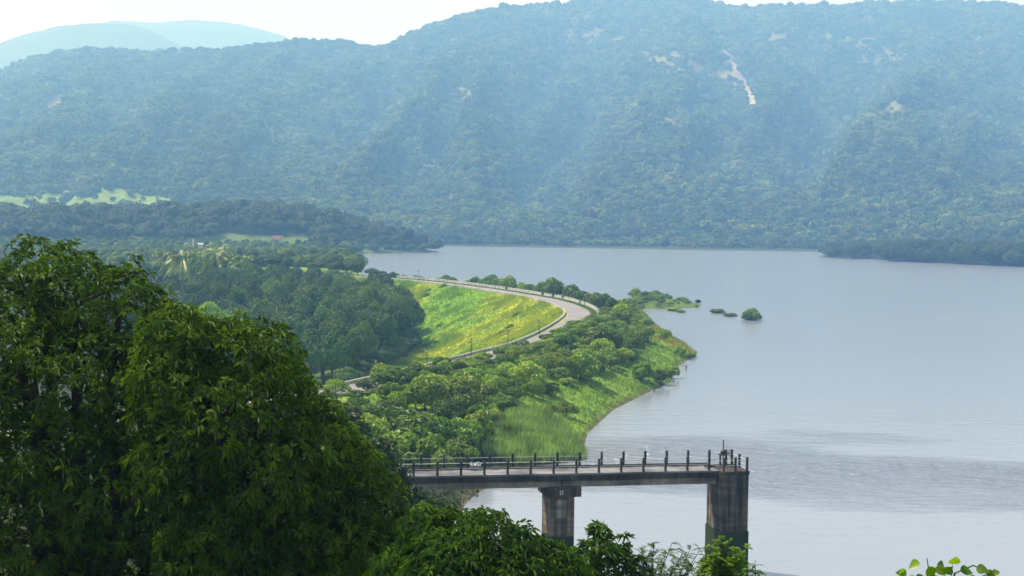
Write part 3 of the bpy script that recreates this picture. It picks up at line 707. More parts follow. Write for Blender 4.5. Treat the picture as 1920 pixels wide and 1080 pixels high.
# ------------------------------------------------------------------ wood left of the dam
def wood_limit(d): return np.interp(d, [300, 340, 375, 405, 440, 480, 560, 650, 760, 960], [650, 690, 745, 785, 775, 752, 722, 690, 668, 640])
def canopy_top(px, d, r):
    y = np.interp(px, [-50, 250, 400, 600, 640, 670, 700, 740, 790, 818, 850], [450, 456, 460, 466, 464, 470, 492, 512, 540, 575, 640])
    y = np.maximum(y, np.interp(d, [300, 360, 420, 500, 600, 700, 960], [600, 572, 535, 500, 476, 466, 456])) + r.uniform(-2, 14, len(px))
    hz = 400 + (px - 960) * 0.01047
    return EYE - (y - hz) / F * d
def build_wood():
    r = np.random.default_rng(8)
    def ok(X, Y):
        px, py = project(np.stack([X, Y, X * 0 + 2], -1))
        dc, side = crest_info(X, Y); ds, _ = shore_info(X, Y)
        hid = (px < 430) & (Y < 400) | (px < 150) & (Y < 650)
        return (px > -40) & (px < wood_limit(Y) - 14 * 400 / Y) & ~hid & (ds > 6) & ((side < 0) & (dc > 20) | (Y > 560) & (dc > 7))
    P = scatter(26000, (-460, 0), (305, 1010), ok, 7.4, r)
    P = P[np.argsort(P[:, 1])]; z = ground_z(P[:, 0], P[:, 1])
    px, py = project(np.column_stack([P, z])); NI = 235
    top = canopy_top(px, P[:, 1], r); H = np.clip(top - z, 7, 23)
    for i in range(NI):
        edge = px[i] > wood_limit(P[i, 1]) - 75
        tall = H[i] > 15
        if edge: lab, grp = ('tall dark tree at the edge of the wood beside the yellow green grass slope', 'tall trees along the wood edge by the grass slope') if tall else ('lower dark tree at the edge of the wood beside the yellow green grass slope', 'lower trees along the wood edge by the grass slope')
        elif px[i] > 560: lab, grp = 'dense dark green broadleaf tree in the middle of the wood between mango and dam', 'trees in the middle of the wood'
        elif P[i, 1] < 425: lab, grp = 'dense green broadleaf tree of the wood seen just over the mango trees', 'trees of the wood just over the mango trees'
        elif P[i, 1] > 560: lab, grp = 'green broadleaf tree at the far back of the wood behind the coconut palms', 'trees at the back of the wood'
        elif px[i] < 470: lab, grp = 'green broadleaf tree standing around the coconut palms', 'trees around the coconut palms'
        else: lab, grp = 'green broadleaf tree of the wood to the right of the coconut palms', 'trees right of the coconut palms'
        if i % 17 == 11: lab, grp = 'bright lime green ' + lab[lab.find('tree'):], grp + ', bright ones'
        plant('broadleaf_tree', BRIGHT_WOOD if i % 17 == 11 else WOOD_KINDS[(i * 5 + i // 8) % 8], (P[i, 0], P[i, 1], z[i]), H[i], lab, 'tree', grp, wide=random.uniform(0.78, 1.1) * (1.0 if H[i] < 15 else 0.8))
    P2 = P[NI:]; n = len(P2); s = np.clip(H[NI:] / 12, 0.6, 1.6)
    instancer('distant_wood', [w[0] for w in WOOD_KINDS[:6]], M_WOOD, np.column_stack([P2, z[NI:] + 8.0 * s]), s, r.uniform(0, 6.28, n), r.integers(0, 6, n))
    ne = 0
    for Y in np.linspace(318, 505, 34):
        x = (wood_limit(Y) - 12 + random.uniform(-16, 6) - 960) / F * Y; zz = float(ground_z(np.array([x]), np.array([Y]))[0]); dcc, sd = crest_info(np.array([x]), np.array([Y]))
        if dcc[0] < 12: continue
        plant('bushy_tree', WOOD_KINDS[ne % 8], (x, Y, zz - 1.6), random.uniform(6.0, 8.5), 'low bushy dark tree filling the foot of the wood beside the grass slope', 'tree', 'low bushy trees at the foot of the wood', wide=random.uniform(1.1, 1.35)); ne += 1
    for (x, y, d, h, lab) in [(395, 548, 318, 14, 'bright yellow green tree crown behind the big dark mango tree'), (540, 505, 480, 5.0, 'small light green tree crown catching sun at the top of the wood'),
                              (650, 470, 660, 7.5, 'tall dark round topped tree at the far end of the wood by the water')]:
        p = dp(x, y, d); g = float(ground_z(np.array([p[0]]), np.array([p[1]]))[0]); hh = p[2] + 2.2 - g
        plant('broadleaf_tree', WOOD_KINDS[2] if 'dark round' in lab else BRIGHT_KIND, (p[0], p[1], g), hh, lab, 'tree', None, wide=min(1.0, (h + 4) / hh))
build_wood()

def build_palm_meshes():
    out = []
    for v in range(3):
        mb = MB(); nf = 20
        for k in range(nf):
            a = 2 * PI * k / nf * 2.39 + random.uniform(-.2, .2); up = random.uniform(-0.35, 1.2); Lf = random.uniform(3.6, 4.8)
            pts = []
            for s in np.linspace(0, 1, 9):
                rad = Lf * s * math.cos(up * (1 - s * 0.4)); zz = Lf * (math.sin(up) * s - (0.55 + 0.25 * random.random()) * s * s)
                pts.append([math.cos(a) * rad, math.sin(a) * rad, zz])
            pts = np.array(pts); mb.tube(pts, np.linspace(0.06, 0.015, 9), 4, 0, 0.8)
            S = np.linspace(0.12, 0.98, 26); B = np.stack([np.interp(S, np.linspace(0, 1, 9), pts[:, j]) for j in range(3)], 1)
            t = unit(np.gradient(B, axis=0)); sd = unit(np.cross(t, [0, 0, 1]))
            old = 0.9 if up < -0.1 else random.uniform(0.1, 0.6)
            for sg in (-1, 1):
                D = t * 0.5 + sg * sd * 0.8 + np.array([0, 0, -0.55]); ln = 0.95 * np.sin(PI * (0.15 + 0.8 * S)) + 0.15
                leaves(mb, B, D, np.cross(D, t) * sg, ln, 0.13, np.clip(old + rng.normal(0, 0.1, 26), 0, 1), 0.3, 0.1, 0, True)
        me = mb.mesh('palm_crown', M_PALM)
        tb = MB(); tb.tube([[0, 0, -0.5], [0.3, 0, 4], [0.4, 0.1, 8], [0.2, 0.1, 12]], [0.24, 0.17, 0.14, 0.12], 7)
        out.append((me, tb.mesh('palm_trunk', M_BARKP)))
    return out
PALMS = build_palm_meshes()
for i, (x, y, d, lab) in enumerate([(345, 482, 440, 'left of the two big coconut palms rising over the wood, with hanging pale fronds'), (402, 474, 445, 'right of the two big coconut palms rising over the wood, with upright fronds'),
                                    (308, 480, 500, 'slim coconut palm between the mango top and the big palms'), (247, 478, 520, 'small coconut palm just beside the mango tree top'), (452, 486, 500, 'short brownish palm to the right of the big palms')]):
    p = dp(x, y, d); g = -7.0; h = p[2] - g
    e = empty('coconut_palm', (p[0], p[1], g), random.uniform(0, 6)); tag(e, lab, 'palm tree')
    t = link('trunk', PALMS[i % 3][1], e); t.scale = (1, 1, h / 12.0)
    c = link('crown', PALMS[i % 3][0], e); c.location = (0.2, 0.1, h); c.scale = (1.7,) * 3 if i < 2 else (1.15,) * 3

# ------------------------------------------------------------------ DAM ROAD, WALLS, LAMPS
def offset_line(off, z=0.0, a=0, b=None):
    P = CREST[a:b]; T = np.gradient(P, axis=0); T = T / np.linalg.norm(T, axis=1, keepdims=True)
    Nr = np.stack([T[:, 1], -T[:, 0]], 1)      # to the right of travel: the lake side
    Q = P + Nr * off
    return np.column_stack([Q, np.full(len(Q), z)])
def resample(P, step):
    s = np.concatenate([[0], np.cumsum(np.linalg.norm(np.diff(P, axis=0), axis=1))]); q = np.arange(0, s[-1], step)
    return np.stack([np.interp(q, s, P[:, j]) for j in range(3)], 1)
def strip(name, o1, o2, z0, z1, m, step=1.5, **kw):
    A = resample(offset_line((o1 + o2) / 2), step); T = np.gradient(A, axis=0); T /= np.linalg.norm(T, axis=1, keepdims=True); Nr = np.stack([T[:, 1], -T[:, 0], T[:, 0] * 0], 1)
    h = (o2 - o1) / 2; n = len(A)
    V = np.concatenate([A - Nr * h + [0, 0, z0], A + Nr * h + [0, 0, z0], A + Nr * h + [0, 0, z1], A - Nr * h + [0, 0, z1]])
    i = np.arange(n - 1)
    Fa = np.concatenate([np.stack([a * n + i, b * n + i, b * n + i + 1, a * n + i + 1], 1) for a, b in ((0, 1), (1, 2), (2, 3), (3, 0))])
    mb = MB(); mb.add(V, Fa); mb.add(V[[0, n, 2 * n, 3 * n]], np.array([[0, 1, 2, 3]])); return mb.build(name, m)
tag(strip('road', -3.4, 2.2, CREST_Z - 0.3, CREST_Z + 0.02, M_ROAD), kind='structure')
tag(strip('low_wall', -4.4, -4.05, CREST_Z - 0.6, CREST_Z + 0.42, M_WALL), 'low grey stone wall curving along the grassy side of the dam road', 'wall')
def build_parapet():
    A = resample(offset_line(4.1, CREST_Z), 0.5); px, py = project(A)
    ok = np.where((A[:, 1] > 345) & (px > 740))[0]; A = A[ok[0]:ok[-1]]
    root = empty('parapet', tuple(A[0])); tag(root, 'white parapet of posts and rails on the lake side of the dam road', 'parapet')
    def w(o): o.location = tuple(-A[0]); return o
    pb = MB(); pb.box((0, 0, 0.5), (0.32, 0.32, 1.1), taper=0.85); pb.box((0, 0, 1.08), (0.38, 0.38, 0.08)); pm = pb.mesh('parapet_post', M_WHITE)
    rb = MB(); rb.box((0, 0, 0), (2.66, 0.14, 0.2)); rb.box((0, 0, -0.42), (2.66, 0.14, 0.2)); rm = rb.mesh('parapet_rail', M_WHITE)
    st = 6
    for i in range(0, len(A) - st, st):
        o = link('post', pm, root); o.location = tuple(A[i] - A[0]); d = A[i + st] - A[i]; o.rotation_euler = (0, 0, math.atan2(d[1], d[0]))
        if random.random() < 0.06: continue
        o = link('rail', rm, root); c = (A[i] + A[i + st]) / 2 - A[0]; o.location = (c[0], c[1], 0.82); o.rotation_euler = (0, 0, math.atan2(d[1], d[0]))
build_parapet()
def build_lamps():
    pole = MB(); pole.lathe([(0.16, 0), (0.16, 0.25), (0.09, 0.3), (0.07, 0.35), (0.055, 2.3), (0.09, 2.32), (0.09, 2.4), (0.0, 2.4)], n=8); pole.box((0, 0, 2.36), (0.7, 0.06, 0.06)); pm = pole.mesh('lamp_pole', M_IRON)
    lan = MB(); lan.lathe([(0.0, 2.4), (0.1, 2.41), (0.19, 2.72), (0.0, 2.72)], n=8); lm = lan.mesh('lamp_glass', M_LAMP)
    cap = MB(); cap.lathe([(0.3, 2.722), (0.26, 2.78), (0.06, 2.92), (0.03, 3.04), (0.0, 3.04)], n=8); cm = cap.mesh('lamp_cap', M_IRON)
    L = [(705, 'black lamp post half hidden by shrubs at the near end of the dam road'), (800, 'black lamp post by the pale patch of road on the near dam crest'), (883, 'black lamp post on the low wall, third along the dam from the near end'),
         (952, 'black lamp post on the low wall, between shrubs in front of the yellow grass'), (1011, 'black lamp post on the low wall nearest the bend of the dam road')]
    A = resample(offset_line(-3.6, CREST_Z), 0.3); px, py = project(A)
    near = A[:, 1] < 345
    for x, lab in L:
        i = np.argmin(np.where(near, np.abs(px - x), 1e9)); e = empty('street_lamp', A[i], 0.4); tag(e, lab, 'street lamp', 'lamp posts along the dam road')
        link('pole', pm, e); link('lantern', lm, e); link('cap', cm, e)
    A = resample(offset_line(3.3, CREST_Z), 0.3); px, py = project(A); far = A[:, 1] > 345
    for x, lab in [(1096, 'thin black lamp post standing on the bend of the dam road'), (928, 'thin lamp post in the gap between far shrubs behind the white parapet'), (785, 'thin lamp post at the far end of the white parapet')]:
        i = np.argmin(np.where(far, np.abs(px - x), 1e9)); e = empty('street_lamp', A[i], 0.4); tag(e, lab, 'street lamp', 'lamp posts along the dam road')
        e.scale = (1.2, 1.2, 1.25)
        link('pole', pm, e); link('lantern', lm, e); link('cap', cm, e)
build_lamps()

# ------------------------------------------------------------------ SHRUBS ON THE DAM
SHRUB_POLY = [(560, 800), (600, 742), (720, 712), (850, 688), (900, 668), (1000, 644), (1060, 618), (1096, 598), (1128, 590), (1150, 582), (1182, 590), (1208, 640), (1192, 682), (1130, 702), (1062, 728), (988, 758), (935, 788), (882, 852), (850, 900), (640, 920)]
def shrub(x, y, h, label, group, kinds=None, wide=1.0, name='shrub'):
    k = random.choice(kinds or SHRUB_KINDS); z = float(ground_z(np.array([x]), np.array([y]))[0])
    return plant(name, k, (x, y, z), h, label, 'shrub', group, wide=wide, crown_name='foliage', trunk_name='stem', base_h=1.4, unit_h=3.4)
def build_shrubs():
    r = np.random.default_rng(12)
    def ok(X, Y):
        z = ground_z(X, Y); px, py = project(np.stack([X, Y, z], -1)); dc, side = crest_info(X, Y); ds, _ = shore_info(X, Y)
        return inside(px, py, SHRUB_POLY) & (side > 0) & (dc > np.where(Y < 322, 0.3, np.where(Y < 336, 2.2, 5.6))) & (ds > 2.5)
    P = scatter(9000, (-40, 50), (150, 460), ok, 3.05, r)
    z = ground_z(P[:, 0], P[:, 1]); px, py = project(np.column_stack([P, z])); dc, _ = crest_info(P[:, 0], P[:, 1])
    order = np.argsort(P[:, 1])
    for i in order[:250]:
        near = py[i] > 800
        h = min(2.2 * math.exp(random.gauss(0.25, 0.35)), 5.4)
        if near: h = random.uniform(3.6, 5.6)
        if dc[i] < 9: h = random.uniform(1.5, 2.9)
        if dc[i] < 5.2: h = (random.uniform(1.3, 2.0) if px[i] > 870 else random.uniform(2.3, 3.5)) if not 836 < px[i] < 856 else 0.8
        if near: lab, g = 'tall leafy shrub in the thicket just above the footbridge', 'thicket above the footbridge'
        elif px[i] < 900: lab, g = 'green shrub in the thicket on the near end of the dam bank', 'shrubs on the near end of the dam bank'
        elif px[i] < 1100: lab, g = 'green shrub on the dam bank between the low wall and the shore grass', 'shrubs on the middle of the dam bank'
        elif dc[i] < 11: lab, g = 'light green shrub close under the bend of the dam road', 'shrubs close under the road bend'
        elif P[i, 1] > 330: lab, g = 'light green shrub on the bank between the road bend and the dry yellow grass', 'shrubs beside the dry yellow bank'
        else: lab, g = 'green shrub low on the dam bank above the point of the shore', 'shrubs low on the bank above the shore'
        shrub(P[i, 0], P[i, 1], h, lab, g, wide=random.uniform(0.95, 1.3) * (1.6 if h < 1.9 else 1.15 if h < 2.6 else 0.9))
    # single shrubs along the shore
    for (x, y, h, lab) in [(1245, 648, 3.0, 'dark bushy shrub at the tip of the dry yellow bank'), (1278, 664, 2.6, 'low spreading shrub reaching out over the water from the point'), (1298, 663, 1.6, 'smallest shrub at the very tip of the shore point'),
                           (1205, 715, 3.6, 'leafy shrub leaning over the shore grass by the water'), (1238, 712, 3.4, 'round shrub standing right at the waterline below the point'), (1258, 700, 2.6, 'small shrub on the waterline under the point'),
                           (1188, 640, 2.8, 'pale green shrub at the edge of the dry yellow bank'), (1062, 785, 2.6, 'thin open shrub alone on the shore grass'), (1032, 790, 2.0, 'smaller thin shrub alone on the shore grass'), (1215, 620, 2.2, 'low pale shrub above the water under the spit')]:
        p = gp(x, y, 1.0); shrub(p[0], p[1], h, lab, None, wide=1.2 if h < 3 else 1.0)
    # behind the parapet
    A = resample(offset_line(9.0), 6.0); px, py = project(A + [0, 0, 6])
    for i in range(len(A)):
        if A[i, 1] < 385 or px[i] < 735: continue
        if 918 < px[i] < 938: continue
        for o in (0, 5.5):
            q = A[i] + np.array([random.uniform(-1, 1), o + random.uniform(-1, 1), 0]); h = random.uniform(2.6, 5.8)
            if random.random() < 0.18: continue
            if px[i] > 960 and random.random() < 0.25: h += 2.0
            if px[i] < 900: h *= 0.72
            shrub(q[0], q[1], h, 'green shrub in the row behind the white parapet', 'shrub row behind the white parapet', wide=0.95)
    # spit of shrubs in the lake
    def ok3(X, Y):
        ds, _ = shore_info(X, Y); dc, s = crest_info(X, Y); return (ds > 0.4) & (dc > 20) & (s > 0) & (X > 22)
    P = scatter(1500, (22, 75), (470, 575), ok3, 4.2, r)
    for x, y in P[:52]:
        shrub(x, y, random.uniform(1.6, 3.2) * (0.6 if x > 58 else 1), 'low bright green shrub on the spit running into the lake', 'shrubs on the low spit', wide=1.3)
    # islets
    for (x, y, h, w, lab) in [(1410, 600, 2.9, 0.95, 'round bushy islet standing alone in the open lake'), (1344, 587, 1.2, 2.2, 'small low grassy islet left of the round one'), (1368, 593, 0.9, 2.6, 'flat tuft of green in the water touching the round islet'),
                              (1262, 583, 1.2, 2.2, 'low green tuft in the water off the end of the spit'), (1276, 586, 0.7, 2.2, 'smallest grey green tuft in the water near the spit')]:
        p = gp(x, y, 0)
        e = empty('bush_islet', p, 0.3); tag(e, lab, 'islet', 'bush islets in the lake'); s = h / 2.0
        k = SHRUB_KINDS[0 if h > 2 else 4]
        c = link('foliage', k[0], e); c.scale = (s * w, s * w, s * 0.95); c.location = (0, 0, 0.42 * h)
        for a in range(4 if h > 2 else 2):
            c = link('foliage', SHRUB_KINDS[(a + 1) % 10][0], e); c.scale = (s * w * 0.6,) * 2 + (s * 0.6,); c.location = (math.cos(a * 1.7) * h * 0.55 * w, math.sin(a * 1.7) * 1.0, 0.3 * h)
        mbm = MB(); mbm.lathe([(h * w * 0.7, -1.2), (h * w * 0.6, 0.0), (h * w * 0.3, 0.12), (0, 0.15)], n=14); mbm.build('mud_bank', M_BARK, e)
build_shrubs()

# ------------------------------------------------------------------ GRASS AND REEDS
def grass_mat(name, mult=1.0):
    m, nt, b = mat(name); L = nt.links
    at = N(nt, 'ShaderNodeAttribute', attribute_name='gcol'); L.new(at.outputs['Color'], b.inputs['Base Color']); b.inputs['Roughness'].default_value = 0.6; b.inputs['Specular IOR Level'].default_value = 0.15
    tr = N(nt, 'ShaderNodeBsdfTranslucent'); L.new(at.outputs['Color'], tr.inputs['Color']); ms = N(nt, 'ShaderNodeMixShader'); ms.inputs[0].default_value = 0.45
    L.new(b.outputs[0], ms.inputs[1]); L.new(tr.outputs[0], ms.inputs[2]); L.new(ms.outputs[0], nt.nodes['Material Output'].inputs['Surface']); return m
M_GRASS = grass_mat('grass_blade')
def blades(name, P, col, h, w, per, lean=0.35):
    n = len(P) * per; B = np.repeat(P, per, 0) + np.column_stack([rng.normal(0, 0.22, (n, 2)), np.zeros(n)]); C = np.repeat(col, per, 0) * rng.uniform(0.75, 1.25, (n, 1))
    a = rng.uniform(0, 6.28, n); hh = np.repeat(h, per) * rng.uniform(0.6, 1.25, n); S = np.stack([np.cos(a), np.sin(a), a * 0], 1) * np.asarray(w)
    ln = rng.normal(0, lean, (n, 2)) * hh[:, None]
    tip = B + np.column_stack([ln, hh])
    V = np.stack([B - S - [0, 0, 0.08], B + S - [0, 0, 0.08], tip], 1).reshape(-1, 3); Fa = np.arange(n * 3).reshape(-1, 3)
    mb = MB(); mb.add(V, Fa, 0.5, 0, False, np.column_stack([np.repeat(C, 3, 0), np.ones(n * 3)])); o = mb.build(name, M_GRASS, colors=True); return tag(o, kind='stuff')
def build_grass():
    r = np.random.default_rng(21)
    # downstream slope
    n = 90000; X = r.uniform(-60, 25, n); Y = r.uniform(290, 560, n); dc, side = crest_info(X, Y); ok = (side < 0) & (dc > 4.7) & (dc < 62); X, Y, dc = X[ok], Y[ok], dc[ok]
    z = ground_z(X, Y); ds, ds2 = shore_info(X, Y); c = ground_col(X, Y, dc, -np.ones_like(X), ds, ds2) * 1.15
    cl = fbm(X * 0.16, Y * 0.16, 3, 44)
    blades('slope_grass', np.stack([X, Y, z], 1), c, 0.25 + 0.75 * sstep(0.45, 0.75, cl), 0.12, 4)
    # darker weed clumps here and there on the slope
    k = r.choice(len(X), 50, replace=False); m_ = 34; cx = np.repeat(X[k], m_) + r.normal(0, 0.8, 50 * m_); cy = np.repeat(Y[k], m_) + r.normal(0, 0.8, 50 * m_); cz = ground_z(cx, cy)
    blades('weed_clumps', np.stack([cx, cy, cz], 1), np.repeat(np.array([[0.07, 0.17, 0.015]]), len(cx), 0) * np.repeat(r.uniform(0.8, 1.6, (50, 1)), m_, 0), np.repeat(r.uniform(0.4, 1.0, 50), m_), 0.13, 3, 0.4)
    # lake side bank
    n = 52000; X = r.uniform(-30, 60, n); Y = r.uniform(150, 460, n); dc, side = crest_info(X, Y); ds, ds2 = shore_info(X, Y); ok = (side > 0) & (ds > 0.3) & (dc > 4.7); X, Y, dc, ds = X[ok], Y[ok], dc[ok], ds[ok]
    z = ground_z(X, Y); c = ground_col(X, Y, dc, np.ones_like(X), ds + 1.0, ds * 0 - 9) * 1.1
    blades('bank_grass', np.stack([X, Y, z], 1), c, 0.3 + 0.4 * fbm(X * 0.2, Y * 0.2, 2, 4), 0.09, 4)
    # verge between road and parapet
    A = resample(offset_line(3.1, CREST_Z), 0.12); A = A + np.column_stack([r.normal(0, 0.45, (len(A), 2)), np.full(len(A), -0.06)])
    blades('verge_grass', A, np.tile(np.array([[0.12, 0.17, 0.03]]), (len(A), 1)), np.full(len(A), 0.35), 0.06, 4)
    # reed bed by the water
    poly = [(925, 800), (985, 775), (1050, 800), (1085, 835), (1098, 862), (960, 872), (905, 862)]
    n = 60000; X = r.uniform(-12, 22, n); Y = r.uniform(160, 240, n); z = ground_z(X, Y); px, py = project(np.stack([X, Y, z], 1)); ok = inside(px, py, poly) & (z > -0.3); X, Y, z = X[ok], Y[ok], z[ok]
    k = r.uniform(0, 1, (len(X), 1)); c = np.array([0.2, 0.36, 0.07]) * (1 - 0.4 * k) + np.array([0.36, 0.4, 0.12]) * 0.4 * k
    sel = np.arange(len(X))[:6000]; c = c * np.interp(fbm(X * 0.4, Y * 0.4, 3, 8), [0.3, 0.7], [0.65, 1.3])[:, None]
    blades('reed_bed', np.stack([X, Y, z], 1)[sel], c[sel], np.interp(fbm(X[sel] * 0.35, Y[sel] * 0.35, 3, 6), [0.3, 0.7], [0.7, 2.1]) * r.uniform(0.8, 1.2, len(sel)), 0.075, 3, 0.26)
build_grass()
def snag(x, y, h, lab):
    p = gp(x, y, 0); mb = MB(); mb.tube([p + [0, 0, -1], p + [0.1, 0, h * 0.6], p + [0.35, 0.1, h]], [0.16, 0.12, 0.05], 6); mb.tube([p + [0.08, 0, h * 0.5], p + [-0.5, 0.1, h * 0.8]], [0.07, 0.02], 5)
    tag(mb.build('dead_stump', M_BARK), lab, 'stump')
snag(1286, 692, 1.0, 'dark dead stump poking out of the water just off the point')
snag(1262, 716, 0.8, 'dark stump in the shallows under the waterline shrubs')
snag(1226, 735, 0.7, 'half sunken dark log end by the shore grass')

# ------------------------------------------------------------------ FAR BUILDINGS
def house(name, loc, w, d, h, roof_m, wall_m, label, rz=0.2):
    e = empty(name, loc, rz); tag(e, label, 'house')
    b = MB(); b.box((0, 0, h / 2), (w, d, h)); b.build('wall', wall_m, e)
    r = MB(); o = 0.5; x, y = w / 2 + o, d / 2 + o
    r.add([[-x, -y, h], [x, -y, h], [x, y, h], [-x, y, h], [-x, 0, h + d * 0.38], [x, 0, h + d * 0.38]], [[0, 1, 5, 4], [2, 3, 4, 5], [0, 4, 3], [1, 2, 5], [3, 2, 1, 0]]); r.build('roof', roof_m, e)
    for k in (-1, 1):
        f = MB(); f.box((k * w * 0.27, -d / 2 - 0.02, h * 0.55), (1.2, 0.1, 1.2)); f.build('window', M_GLASS, e)
    f = MB(); f.box((0, -d / 2 - 0.02, 1.0), (1.0, 0.1, 2.0)); f.build('door', M_IRON, e)
def on_ground(px, py, d):
    p = dp(px, py, d); return p, float(ground_z(np.array([p[0]]), np.array([p[1]]))[0])
p, g = on_ground(520, 441, 1105); house('house', (p[0], p[1], g - 0.2), 7, 6, max(p[2] - 2.6 - g, 3.0), M_ROOF, M_WHITE, 'small red roofed house among the dark headland trees')
p, g = on_ground(620, 478, 800); house('shed', (p[0], p[1], g - 0.2), 3.6, 4, max(p[2] - 1.6 - g, 2.4), M_STEEL, M_WALL, 'pale roofed shed showing between the wood and the lake')
p, g = on_ground(376, 456, 900); house('hut', (p[0], p[1], g - 0.2), 2.6, 2.6, max(p[2] - 0.6 - g, 1.8), M_STEEL, M_WHITE, 'tiny white hut with a pointed roof above the palms')
p, g = on_ground(362, 452, 905); mb = MB(); mb.box((p[0], p[1], (p[2] + 1 + g) / 2 - 0.2), (1.2, 1.2, p[2] + 1 - g + 0.4)); mb.box((p[0], p[1], p[2] + 1.15), (1.5, 1.5, 0.3)); tag(mb.build('water_tower', M_WHITE), 'slim white tower block left of the tiny white hut', 'tower')

# ------------------------------------------------------------------ FOOTBRIDGE TO THE INTAKE TOWER
def build_bridge():
    P0 = dp(820, 892, 119.0); P1 = dp(1329.5, 882, 124.6)
    h = P1 - P0; S = math.hypot(h[0], h[1]); e1 = np.array([h[0] / S, h[1] / S, 0]); e2 = np.array([-e1[1], e1[0], 0]); sl = h[2] / S
    rot = math.atan2(e1[1], e1[0])
    root = empty('footbridge', (P0[0], P0[1], P0[2])); tag(root, 'weathered concrete footbridge on a pier running out to the intake tower', 'bridge')
    def B(s, t, z): return e1 * s + e2 * t + np.array([0, 0, sl * s + z])
    def bar(mb, s0, s1, t0, t1, z0, z1, flat=False, mi=0):
        f = (lambda s, t, z: e1 * s + e2 * t + np.array([0, 0, z])) if flat else B
        return mb.hexa([f(s0, t0, z0), f(s1, t0, z0), f(s1, t1, z0), f(s0, t1, z0), f(s0, t0, z1), f(s1, t0, z1), f(s1, t1, z1), f(s0, t1, z1)], mi)
    W = 2.7; SE = S + 0.9; SL = -17.0; sp = S / 12
    bar(MB(), SL, SE, -0.12, W + 0.12, -0.16, 0.0).build('deck', M_SLAB, root)
    k = bar(MB(), SL, SE - 0.05, W - 0.12, W + 0.1, 0.004, 0.2); k.build('kerb', M_CONCD, root)
    for t0 in (-0.06, W - 0.3):
        bar(MB(), SL, SE - 0.1, t0, t0 + 0.36, -0.66, -0.163).build('edge_beam', M_CONCD, root)
    sp_c = 10.95
    for (a, b) in ((SL, sp_c - 0.06), (sp_c + 0.06, SE - 0.2)):
        for t0 in (0.12, W - 0.62): bar(MB(), a, b, t0, t0 + 0.5, -1.22, -0.663).build('girder', M_GIRD, root)
    # pier under the joint of the girders
    q = bar(MB(), 9.85, 12.05, 0.02, W - 0.02, -16.0, -2.16, True).build('pier', M_CONC, root)
    bar(MB(), 9.55, 12.55, -0.4, W + 0.4, -2.157, -1.3, True).build('pier_cap', M_CONCD, q)
    for c in (10.3, 11.6):
        for t0 in (0.2, W - 0.55): bar(MB(), c - 0.2, c + 0.2, t0, t0 + 0.35, -1.297, -1.2, True).build('bearing', M_IRON, q)
    bar(MB(), 10.35, 11.35, -0.02, 0.017, -4.0, -2.5, True).build('plaster_patch', M_PATCH, q)
    for c in (10.62, 10.82): bar(MB(), c, c + 0.09, -0.412, -0.397, -1.95, -1.55, True).build('paint_mark', M_WHITE, q)
    # intake tower
    zt = sl * S; a0, a1, t0, t1 = S + 0.92, S + 3.35, -0.95, W + 0.1
    tw = bar(MB(), a0, a1, t0, t1, -5.35 + zt, -0.32 + zt, True).build('intake_tower', M_TOWER, root)
    bar(MB(), a0 - 0.07, a1 + 0.07, t0 - 0.07, t1 + 0.07, -17 + zt, -5.353 + zt, True).build('tower_base', M_TOWER, tw)
    bar(MB(), a0 - 0.06, a1 + 0.06, t0 - 0.06, t1 + 0.06, -0.317 + zt, 0.0 + zt, True).build('tower_slab', M_CONCD, tw)
    bar(MB(), a0 - 0.02, a0 + 0.0, 0.5, 1.5, -4.2 + zt, -1.4 + zt, True).build('stain_panel', M_CONCD, tw)
    # posts
    pb = MB(); pb.box((0, 0, 0.56), (0.18, 0.18, 1.22), rot, taper=0.94); pb.box((0, 0, 1.185), (0.19, 0.19, 0.05), rot); pm = pb.mesh('railing_post', M_POST)
    def post(s, t, zz, sc=1.0, flat=False):
        o = link('post', pm, root); v = B(s, t, zz) if not flat else e1 * s + e2 * t + np.array([0, 0, zz]); o.location = tuple(v); o.scale = (1, 1, sc)
    for i in range(-8, 13): post(i * sp, 0.02, 0, 1.0 if i < 12 else 1.35)
    for i in range(-8, 13): post(i * sp + 1.05, W - 0.02, 0.0, 1.12)
    C = [(a0 + 0.12, t0 + 0.12), (a1 - 0.12, t0 + 0.12), (a1 - 0.12, t1 - 0.12), (a1 - 0.12, (t0 + t1) / 2), ((a0 + a1) / 2, t0 + 0.12), (a1 - 0.7, t1 - 0.12)]
    for s, t in C: post(s, t, zt, 1.0 if t < 2 else 1.1, True)
    def rail(p, q, r=0.025): mb = MB(); mb.tube([p, q], [r, r], 6); mb.build('rail', M_STEEL, root)
    for t in (0.02, W - 0.02):
        for z in (0.55, 1.0): rail(B(SL, t, z), B(S + (1.0 if t > 1 else 0), t, z))
    up = np.array([0, 0, 1])
    for z in (0.5, 0.95):
        c = [e1 * s + e2 * t + up * (zt + z) for s, t in C]
        rail(c[0], c[1]); rail(c[1], c[2]); rail(c[2], e1 * (a0 + 0.1) + e2 * (t1 - 0.12) + up * (zt + z)); rail(B(S, 0.02, z), c[0])
    # gate hoist on the tower
    hb = P0 + e1 * (a0 + 1.15) + e2 * 1.9 + up * zt
    he = empty('gate_hoist', hb, rot); tag(he, 'dark iron gate hoist with a tall screw spindle on the tower top', 'gate hoist')
    m = MB()
    for x in (-0.28, 0.28): m.box((x, 0, 0.5), (0.1, 0.3, 1.0), taper=0.8)
    m.build('stand', M_IRON, he)
    m = MB(); m.lathe([(0.0, 1.0), (0.42, 1.0), (0.42, 1.08), (0.26, 1.1), (0.24, 1.35), (0.12, 1.45), (0.0, 1.45)], n=14); m.build('gearbox', M_IRON, he)
    m = MB(); m.lathe([(0.055, 0.0), (0.055, 2.35), (0.0, 2.36)], n=8); m.build('spindle', M_IRON, he)
